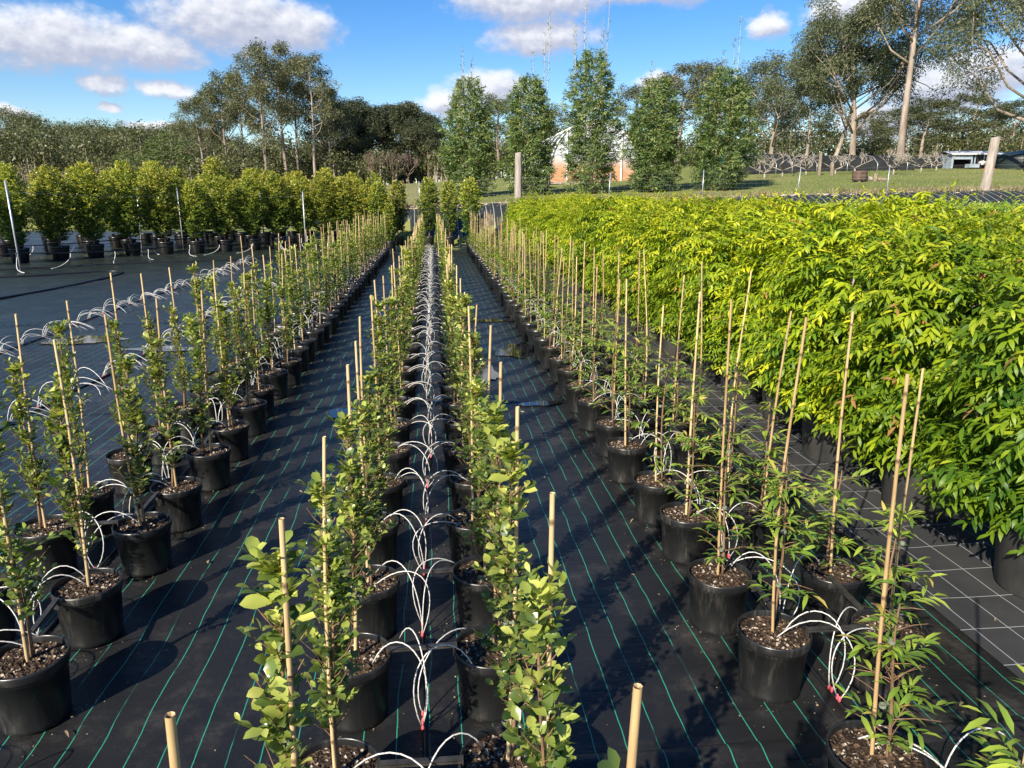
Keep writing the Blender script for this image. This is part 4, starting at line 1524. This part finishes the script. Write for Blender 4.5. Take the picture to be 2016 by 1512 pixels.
# ------------------------------------------------------------------ paddock things
def low_tunnel(x0, x1, y, w, h, label, green=False):
    xm = (x0 + x1) / 2
    z = float(height(xm, y)) - .15
    t_ = thing('shade_tunnel', label, 'shade tunnel', (xm, y, z), 0, 'shade-cloth tunnels in the paddock')
    n = 18
    xs_ = np.linspace(x0 - xm, x1 - xm, n)
    prof = [(-w / 2, 0), (-w / 2, h * .45), (-w * .3, h * .85), (0, h), (w * .3, h * .85), (w / 2, h * .45), (w / 2, 0)]
    zt = np.array([float(height(xm + q, y)) - .15 - z for q in xs_])
    X_ = np.array([[q for q in xs_] for _ in prof])
    Y_ = np.array([[p[0]] * n for p in prof])
    Z_ = np.array([[p[1] * (1 + .05 * math.sin(q * 2.1)) + dz for q, dz in zip(xs_, zt)] for p in prof])
    obj('shade_cover', G().grid(X_, Y_, Z_).mesh('shade_cover', 'shade_cloth'), t_)
    for e in (0, n - 1):
        v = np.stack([np.full(7, xs_[e]), Y_[:, e], Z_[:, e]], -1)
        obj('end_flap', G().add(v, np.array([list(range(7))]), 0, 0., False).mesh('end_flap', 'green_cloth' if green and e == 0 else 'shade_cloth'), t_)
    for q, dz in list(zip(xs_, zt))[::4]:
        obj('hoop', G().tube([(q, p[0] * 1.01, p[1] * 1.01 + dz) for p in prof], .025, 5).mesh('hoop', 'galv'), t_)


low_tunnel(21.5, 26.8, 56, 3.4, 1.5, 'dark shade-cloth tunnel with a green end flap, left in the paddock', True)
low_tunnel(27.4, 38.0, 59, 3.6, 1.3, 'long black shade-cloth tunnel behind the bare trees and big gum')
low_tunnel(38.6, 45.0, 62, 3.2, 1.0, 'short black shade-cloth tunnel left of the shed')


def bare_tree(x, y, h, rad, label, seed, mat='pale_bark', depth=4):
    z = float(height(x, y)) - .05
    t_ = thing('bare_tree', label, 'tree', (x, y, z), 0, 'bare branching trees in the paddock')
    r_ = np.random.default_rng(seed)
    gt, gb = G(), G()
    th = h * .26
    gt.tube([(0, 0, 0), (.03, 0, th * .5), (0, .02, th)], [.075, .06, .055], 7)

    def grow(p, d, l, r0, k):
        q = p + d * l
        mid = p + d * l * .5 + r_.normal(0, .03, 3) * l
        gb.tube([p, mid, q], [r0, r0 * .9, r0 * .8], 5)
        if k == 0:
            return
        for s in range(2 if r_.random() < .75 else 3):
            a = r_.uniform(0, 6.28)
            o = np.array([math.cos(a), math.sin(a), .25]) * (.75)
            dn = nrm(d * .8 + o + (0, 0, .12))
            grow(q, dn, l * r_.uniform(.66, .84), r0 * .70, k - 1)

    for s in range(4):
        a = s * 1.57 + r_.uniform(0, 1)
        grow(np.array([0, 0, th]), nrm(np.array([math.cos(a), math.sin(a), .55])), rad * .42, .034, depth)
    obj('trunk', gt.mesh('trunk', mat), t_)
    o = obj('crown', gb.mesh('crown', mat), t_)
    # fit the crown to the wanted height and spread
    co = np.concatenate(gb.V)
    sx = rad / np.percentile(np.abs(co[:, :2]), 97)
    sz = (h - th) / (co[:, 2].max() - th)
    o.scale = (sx, sx, sz)
    o.location = (0, 0, th * (1 - sz))


for i, (x, y, h, rad, lab) in enumerate((
        (23.7, 50, 1.75, 1.55, 'largest bare pale tree with a wide twiggy dome, right of the bamboo'),
        (22.0, 49, 1.4, .9, 'small bare tree close left of the wide bare tree'),
        (26.4, 52, 1.5, 1.0, 'bare pale tree just left of the short wooden posts'),
        (28.3, 51.5, 1.45, 1.1, 'bare pale tree with drooping left branches, right of the wooden posts'),
        (30.6, 53, 1.6, 1.1, 'bare tree touching the forked gum trunk on its left'),
        (31.7, 50, 1.8, 1.0, 'tallest thin bare tree in front of the forked gum'),
        (36.4, 54, 1.55, 1.5, 'wide bare pale tree immediately right of the big gum trunk'),
        (39.0, 56, 1.5, 1.2, 'bare pale tree between the big gum and the shed'))):
    bare_tree(x, y, h, rad, lab, 1100 + i)
for x, y, h, lab in ((26.85, 51, 1.45, 'taller square wooden post among the bare trees'), (27.5, 50.5, .75, 'short stubby wooden post among the bare trees')):
    z = float(height(x, y))
    g = G().box((0, 0, h / 2 - .1), (.15, .15, h + .2)).box((.0, 0, h + .03), (.12, .12, .06))
    tag(obj('wooden_post', g.mesh('wooden_post', 'wood_block'), None, (x, y, z)), lab, 'post')
# half barrel on short feet
x, y = 24.6, 42.0
z = float(height(x, y))
t_ = thing('fire_drum', 'dark rusty drum standing on the paddock grass', 'drum', (x, y, z))
obj('shell', G().lathe([(.36, .06), (.40, .08), (.41, .3), (.405, .54), (.41, .56), (.41, .60), (.385, .60), (.38, .15)], 20).mesh('shell', 'rust'), t_)
for yb_ in (.16, .36, .57):
    obj('band', G().lathe([(.412, yb_ - .02), (.424, yb_), (.412, yb_ + .02)], 20).mesh('band', 'brown_bark'), t_)
for s in range(3):
    obj('foot', G().box((.3 * math.cos(s * 2.1), .3 * math.sin(s * 2.1), .02), (.09, .09, .14)).mesh('foot', 'wood_block'), t_)
# small heap of cut wood
x, y = 25.75, 42.3
z = float(height(x, y))
for i, (dx, dy, l, r0, rz, up, lab) in enumerate(((-.42, 0, .40, .13, .2, .13, 'grey split log lying at the left of the little wood heap'),
                                               (-.05, -.1, .42, .11, 1.4, .22, 'upright pale stump block in the middle of the little wood heap'),
                                               (.40, .05, .5, .10, -.15, .10, 'tan short log lying at the right of the little wood heap'))):
    g = G()
    if i == 1:
        g.lathe([(r0 * .97, 0), (r0, .1), (r0 * .94, .42), (.001, .43)], 10, smooth=False)
    else:
        g.tube([(-l / 2, 0, r0), (0, .02, r0 * 1.02), (l / 2, 0, r0)], [r0, r0 * 1.03, r0 * .92], 10, smooth=False)
    tag(obj('firewood_log', g.mesh('firewood_log', 'wood_block' if i else 'stone'), None, (x + dx, y + dy, z), rz), lab, 'log', 'cut wood in the paddock')
# low shed with open front
x, y = 44.6, 60.0
z = float(height(x, y)) - .05
sh = thing('garden_shed', 'low pale-roofed shed with an open dark bay, right side of the paddock', 'shed', (x, y, z), R(-8))
obj('rear_wall', G().box((0, 1.2, .62), (4.0, .06, 1.24)).mesh('rear_wall', 'shed_metal'), sh)
obj('side_wall', G().box((-2.0, .0, .58), (.06, 2.4, 1.16)).mesh('side_wall', 'shed_metal'), sh)
obj('side_wall', G().box((1.97, .0, .58), (.06, 2.4, 1.16)).mesh('side_wall', 'shed_metal'), sh)
obj('front_panel', G().box((-1.18, -1.2, .93), (1.6, .05, .42)).box((-1.94, -1.2, .36), (.10, .05, .72)).box((-.42, -1.2, .36), (.12, .05, .72)).mesh('front_panel', 'shed_metal'), sh)
obj('bay_shade_sheet', G().box((-1.2, -.6, .36), (1.4, .04, .7)).mesh('bay_shade_sheet', 'painted_bay_shade'), sh)  # near-black sheet standing in for the shade inside the open bay
obj('roof', G().grid(np.array([[-2.25, 0, 2.2]] * 3), np.array([[-1.45] * 3, [0] * 3, [1.4] * 3]), np.array([[1.13, 1.16, 1.13], [1.42, 1.45, 1.42], [1.2, 1.22, 1.2]])).box((0, -1.46, 1.12), (4.45, .05, .07)).mesh('roof', 'white_paint'), sh)
for k in range(9):
    obj('slat', G().box((-.15 + k * .24, -1.15, .62), (.10, .04, .95 + .1 * (k % 3))).mesh('slat', 'cloth_dark' if k % 3 else 'shed_metal'), sh)
for k, (dx, r0, lab) in enumerate(((-.30, .17, 'left of two round white buckets on their side before the shed'), (.10, .16, 'right of two round white buckets on their side before the shed'))):
    g = G().lathe([(.001, 0), (r0 * .9, 0), (r0, .03), (r0, .30), (r0 * 1.05, .31), (r0 * 1.05, .34), (.001, .34)], 16)
    tag(obj('bucket', g.mesh('bucket', 'white_paint'), None, (x + dx, y - 1.75, z + .40), rot=(R(90), 0, 0)), lab, 'bucket', 'white buckets')
for k, (dx, dy, s, m, lab) in enumerate(((-.95, -1.75, .55, 'shed_metal', 'grey crate on the grass before the shed bay'), (-.25, -1.6, .42, 'cloth_dark', 'dark crate carrying the white buckets'))):
    g = G()
    g.box((0, 0, .03), (s * 1.5, s, .04))
    for sx in (-1, 1):
        g.box((sx * s * .74, 0, .16), (.04, s, .28)).box((0, sx * s * .49, .16), (s * 1.5, .04, .28))
    tag(obj('crate', g.mesh('crate', m), None, (x + dx, y + dy, z + .02)), lab, 'crate')
# traffic cone
cx_, cy_ = 43.67 + .9, 57.5
z = float(height(cx_, cy_))
cn = thing('traffic_cone', 'orange traffic cone with white band standing before the shed', 'traffic cone', (cx_, cy_, z))
obj('base', G().box((0, 0, .03), (.62, .62, .06)).mesh('base', 'cone_orange'), cn)
obj('body', G().lathe([(.25, .06), (.19, .36), (.12, .72), (.06, 1.02), (.05, 1.03), (.001, 1.03)], 16).mesh('body', 'cone_orange'), cn)
obj('band', G().lathe([(.20, .34), (.13, .70)], 16).mesh('band', 'white_paint'), cn)
# water tank
x, y = 47.4, 57.5
z = float(height(x, y)) - .05
tk = thing('water_tank', 'round dark green water tank at the right edge of the paddock', 'tank', (x, y, z))
obj('shell', G().lathe([(1.9, 0), (1.92, .1), (1.92, 1.05), (1.86, 1.12)], 36).mesh('shell', 'tank_plastic'), tk)
obj('roof', G().lathe([(1.86, 1.12), (1.0, 1.38), (.3, 1.46), (.001, 1.46)], 36).mesh('roof', 'tank_plastic'), tk)
for k in range(4):
    obj('rib', G().lathe([(1.92, .18 + k * .24), (1.955, .22 + k * .24), (1.92, .26 + k * .24)], 36).mesh('rib', 'tank_plastic'), tk)
# plastic sheet heap beside timber post
g = G()
a = np.arange(10) * .628
v = [(0, 0, .62)] + [(.55 * math.cos(q) * (1 + .2 * math.sin(q * 3)), .5 * math.sin(q), .05) for q in a] + [(.3 * math.cos(q + .3), .28 * math.sin(q + .3), .38) for q in a]
f = [(0, 11 + i, 11 + (i + 1) % 10) for i in range(10)] + [(11 + i, 1 + i, 1 + (i + 1) % 10) for i in range(10)] + [(11 + i, 1 + (i + 1) % 10, 11 + (i + 1) % 10) for i in range(10)]
z = float(height(46.6, 58.2))
tag(obj('plastic_sheet', G().add(v, np.array(f), 0, 0., False).mesh('plastic_sheet', 'white_paint'), None, (46.7, 58.4, z)), 'white crumpled plastic sheet on the grass right of the shed', 'plastic sheet')

# ------------------------------------------------------------------ gum trees
def clump_leaves(r_, c, rc, k, L):
    q = unit(r_, k) * (r_.random(k) ** .45)[:, None] * np.array([1, 1, .85]) * rc
    q[:, 2] += .15 * rc
    P = c + q
    D = nrm(np.stack([r_.normal(0, .55, k), r_.normal(0, .55, k), -r_.uniform(.1, 1.0, k)], -1) + nrm(q) * .4)
    N = nrm(np.stack([r_.normal(0, .7, k), r_.normal(0, .7, k), r_.normal(.4, .5, k)], -1))
    LL = r_.uniform(.7, 1.25, k) * L
    A = np.clip(.45 + r_.normal(0, .17, k) + r_.normal(0, .12), 0, 1)
    return P, D, N, LL, A


def gum_parts(seed, H, Rr, trunkfrac, nl, r0, kpc, L, rcf=.26, lean=(0, 0), upright=.9, twin=False):
    r_ = np.random.default_rng(seed)
    g = G()
    z = np.linspace(0, 1, 10)
    wob = np.stack([np.sin(z * 5 + r_.uniform(0, 6)) * .02 * H * z, np.sin(z * 4 + r_.uniform(0, 6)) * .02 * H * z], -1)
    trunk = np.stack([wob[:, 0] + lean[0] * z, wob[:, 1] + lean[1] * z, z * H * .93], -1)
    rad = r0 * (1.0 - .82 * z) + .01
    rad[0] *= 1.35
    g.tube(trunk, rad, 9)
    cl = []
    ph = r_.uniform(0, 6)
    for i in range(nl):
        t0 = trunkfrac + (.97 - trunkfrac) * (i + r_.uniform(0, .8)) / nl
        b = np.array([np.interp(t0, z, trunk[:, q]) for q in range(3)])
        rb = np.interp(t0, z, rad)
        a = ph + i * 2.4 + r_.normal(0, .3)
        ln = Rr * (1.12 - .62 * max(0, (t0 - .45) / .55)) * r_.uniform(.6, 1.2)
        d = nrm(np.array([math.cos(a), math.sin(a), r_.uniform(.5, 1.1) * upright]))
        m1 = b + d * ln * .45 + r_.normal(0, .05, 3) * ln
        m2 = m1 + nrm(d + (0, 0, .55)) * ln * .4
        e = m2 + nrm(d + (0, 0, .2) + r_.normal(0, .25, 3)) * ln * .3
        g.tube([b, m1, m2, e], np.array([.46, .34, .21, .09]) * max(rb, .035), 6)
        cl.append((e, 1.0))
        cl.append((m2 + r_.normal(0, .15, 3) * ln, .8))
        for s in range(4):
            f = r_.uniform(.35, 1)
            p = m1 + (e - m1) * f
            dd = nrm(d * .5 + unit(r_, 1)[0] * .9 + (0, 0, .45))
            q = p + dd * ln * r_.uniform(.25, .5)
            g.tube([p, (p + q) / 2 + r_.normal(0, .03, 3) * ln, q], np.array([.22, .15, .06]) * max(rb, .035), 5, cap=False)
            cl.append((q, r_.uniform(.7, 1.05)))
    cl.append((trunk[-1], 1.0))
    cl.append((trunk[-1] + (0, 0, .05 * H), .8))
    Ps = [clump_leaves(r_, c, Rr * rcf * s, int(kpc * s), L) for c, s in cl]
    P, D, N, LL, A = (np.concatenate(q) for q in zip(*Ps))
    return g, dict(P=P, D=D, N=N, L=LL, W=LL * .30, A=A)


GUMV = []
for i in range(6):
    g, fr = gum_parts(2000 + i, 15, 3.6, (.28, .40, .33, .45, .26, .38)[i], (16, 14, 18, 13, 18, 15)[i], .20, 88, .32, rcf=(.25, .23, .26, .23, .25, .25)[i])
    GUMV.append((g, fr))
GUM_T = [g.mesh('trunk', 'gum_bark') for g, _ in GUMV]
GUM_C = [crown_mesh(fr, 'dia', 'gum_leaf', 'crown') for _, fr in GUMV]
DARK = []
for i in range(3):
    g, fr = gum_parts(2100 + i, 12, 3.4, .25, 16, .22, 190, .36, rcf=.34)
    DARK.append((g.mesh('trunk', 'brown_bark'), crown_mesh(fr, 'dia', 'dark_leaf', 'crown')))


def gum(x, y, h, rad, label, k, group, dark=False, tint=1.0):
    z = float(height(x, y)) - .1
    base_h, base_r = (12, 3.4) if dark else (15, 3.6)
    t_ = thing('gum_tree', label, 'tree', (x, y, z), rnd.uniform(0, 6.28), group, (rad / base_r, rad / base_r, h / base_h))
    if dark:
        obj('trunk', DARK[k % 3][0], t_)
        c_ = obj('crown', DARK[k % 3][1], t_)
    else:
        obj('trunk', GUM_T[k % 6], t_)
        c_ = obj('crown', GUM_C[k % 6], t_)
    c_.color = (tint * .92, tint * .88, tint * .78, 1)


LG = 'tall gums in the left stand'
for i, (x, y, h, rad, lab) in enumerate((
        (-29.9, 105, 11.2, 2.8, 'thin pale gum at the left edge of the tall stand'),
        (-30.0, 112, 12.7, 2.7, 'slender gum second from the left in the tall stand'),
        (-26.4, 104, 13.9, 2.8, 'gum with a forked pale trunk leaning left in the tall stand'),
        (-26.2, 112, 15.4, 3.0, 'gum behind the forked one in the tall stand'),
        (-20.7, 100, 16.4, 3.4, 'bushy-topped gum left of the highest crown in the tall stand'),
        (-19.4, 106, 17.8, 3.8, 'highest gum of the left stand'),
        (-18.4, 110, 16.8, 3.0, 'gum just right of the highest crown in the left stand'),
        (-15.0, 102, 15.8, 3.2, 'straight pale-trunked gum at the right side of the tall stand'),
        (-13.9, 108, 12.4, 3.0, 'lower gum at the right end of the tall stand'))):
    gum(x, y, h, rad * 1.18, lab, i, LG)
DG = 'dark trees right of the left gum stand'
for i, (x, y, h, rad, lab) in enumerate((
        (-12.5, 122, 13.2, 4.2, 'dense dark tree right beside the tall gum stand'),
        (-9.1, 117, 11.5, 3.6, 'dense dark tree second from the gum stand'),
        (-6.2, 124, 12.2, 3.8, 'dense dark tree behind the dead bushes'),
        (-3.0, 119, 12.0, 3.8, 'rounded dark tree left of the bamboo'),
        (-.4, 113, 9.4, 3.0, 'lower dark tree closest to the bamboo'))):
    gum(x, y, h, rad, lab, i, DG, True)
for i, (x, y, h, rad, lab) in enumerate(((-4.7, 95, 4.6, 1.6, 'dead grey bush in the middle of the three behind the tall potted trees'),
                                         (-6.9, 93, 4.4, 1.3, 'dead grey bush left of the three behind the tall potted trees'),
                                         (-2.9, 97, 3.9, 1.3, 'dead grey bush right of the three, nearest the bamboo'))):
    bare_tree(x, y, h, rad, lab, 1200 + i, 'brown_bark', 5)
# round pale bushes on the left slope
BUSH = sprigs(1300, 1500, lambda f: 1.0 * np.interp(f, [0, .2, .5, .8, 1], [.85, 1, .95, .66, .1]), 0, 1.7, .12, 5, .085, .4, .2, age0=.4, age_top=.2, lump=.05)
BUSH_ME = crown_mesh(BUSH, 'dia', 'bush_leaf', 'crown')
BUSH_T = G().tube([(0, 0, -.2), (.02, 0, .9)], [.08, .04], 6).mesh('trunk', 'brown_bark')
for x, y, s, lab in ((-38.0, 118, 4.6, 'rounded pale green bush left of the tall gum stand'), (-46.5, 125, 3.4, 'smaller rounded pale bush on the left slope')):
    t_ = thing('round_bush', lab, 'bush', (x, y, float(height(x, y))), 0, 'rounded pale bushes', s)
    obj('trunk', BUSH_T, t_)
    obj('crown', BUSH_ME, t_)
CG = 'gums behind the bamboo'
for i, (x, y, h, rad, lab) in enumerate((
        (8.1, 92, 9.2, 3.4, 'gum showing between the two left bamboo clumps'),
        (14.1, 88, 7.2, 2.8, 'low gum left of the tallest bamboo, above the greenhouse'),
        (23.1, 85, 9.0, 2.8, 'gum between the tallest and the low broad bamboo'),
        (26.2, 80, 10.2, 4.0, 'white-limbed gum behind the two right bamboo clumps'),
        (32.1, 88, 11.6, 3.4, 'gum directly behind the rightmost bamboo'))):
    gum(x, y, h, rad, lab, i + 2, CG)
RG = 'gums behind the paddock'
for i, (x, y, h, rad, lab) in enumerate((
        (61.9, 92, 8.6, 4.8, 'broad gum above the bare trees right of the big trunk'),
        (70.9, 96, 9.6, 5.2, 'gum crown above the shed roof'),
        (69.0, 86, 7.6, 4.2, 'gum crown behind the right timber post'),
        (60.3, 101, 8.2, 4.0, 'gum seen just left of the big straight trunk'),
        (48.6, 96, 11.6, 4.6, 'gum left of the forked gum, behind it'),
        (41.5, 98, 10.8, 3.8, 'gum right behind the open paddock beside the rightmost bamboo'),
        (68.6, 106, 9.4, 4.4, 'distant gum between the big trunk and the shed'))):
    gum(x, y, h, rad, lab, i, RG)


def big_gum(x, y, label, seed, H, Rr, tf, nl, r0, kpc, L, lean, rcf=.22, upright=.9, rz=0):
    g, fr = gum_parts(seed, H, Rr, tf, nl, r0, kpc, L, rcf, lean, upright)
    t_ = thing('gum_tree', label, 'tree', (x, y, float(height(x, y)) - .15), rz, RG)
    obj('trunk', g.mesh('trunk', 'gum_bark'), t_)
    obj('crown', crown_mesh(fr, 'dia', 'gum_leaf', 'crown'), t_)


big_gum(36.4, 80, 'spreading many-branched gum right of the rightmost bamboo', 3001, 9.6, 4.8, .22, 20, .26, 200, .26, (.4, 0), .22)
big_gum(39.5, 69, 'large forked gum with an open crown left of the straight trunk', 3002, 12.6, 6.2, .24, 23, .31, 260, .26, (-1.0, 0), .20)
big_gum(38.6, 71, 'slanting companion gum rising from the base of the forked gum', 3003, 10.0, 4.2, .35, 11, .22, 300, .27, (2.6, 0), .26)
big_gum(37.2, 58, 'tallest straight gum with a thick pale trunk leaving the top of the picture', 3004, 21, 5.6, .40, 24, .29, 280, .25, (-.2, 0), .20)
big_gum(43.6, 52, 'leaning gum with dense hanging foliage at the right edge', 3005, 15.5, 6.4, .22, 26, .34, 430, .24, (-.6, 0), .22, .7)

# ------------------------------------------------------------------ far woods: one mass
r_ = np.random.default_rng(4000)
g = G()
Ps = []
cnt = 0


def far_tree(x, y, h, rad, k, L):
    z = float(height(x, y))
    for c in range(6):
        a = r_.uniform(0, 6.28)
        q = np.array([x + rad * .55 * math.cos(a) * r_.random(), y + rad * .55 * math.sin(a) * r_.random(), z + h * r_.uniform(.45, .92)])
        Ps.append(clump_leaves(r_, q, rad * r_.uniform(.45, .7), k, L))
    g.tube([(x, y, z), (x + r_.normal(0, .3), y, z + h * .8)], [.16, .06], 4, mat=1, cap=False)


for i in range(780):                                # wooded hill at the left
    D = r_.uniform(135, 400)
    az = R(r_.uniform(-37, -6))
    far_tree(D * math.sin(az), D * math.cos(az), r_.uniform(7, 10.5), r_.uniform(3.0, 5.0), 70, .50)
for i in range(230):                                # belt behind the paddock and the bamboo
    D = r_.uniform(125, 190)
    az = R(r_.uniform(-12, 47))
    far_tree(D * math.sin(az), D * math.cos(az), r_.uniform(6, 10.5), r_.uniform(2.8, 4.6), 60, .52)
for i in range(150):                                # undergrowth
    D = r_.uniform(96, 122)
    az = R(r_.uniform(-22, 47))
    far_tree(D * math.sin(az), D * math.cos(az), r_.uniform(2.2, 4.5), r_.uniform(1.5, 2.6), 50, .36)
for i in range(90):
    D = r_.uniform(112, 140)
    az = R(r_.uniform(-16, 5))
    far_tree(D * math.sin(az), D * math.cos(az), r_.uniform(3, 6), r_.uniform(1.8, 3.0), 50, .42)
P_, D_, N_, L_, A_ = (np.concatenate(q) for q in zip(*Ps))
g.leaves('dia', P_, D_, N_, L_, L_ * .5, np.clip(A_ * .9, 0, 1))
o = struct('far_forest', g.mesh('far_forest', 'gum_leaf', 'gum_bark'), 'stuff')
o.color = (.74, .72, .50, 1)
print('objects', len(bpy.data.objects), 'tris', sum(len(m.loops) - 2 * len(m.polygons) for m in bpy.data.meshes))
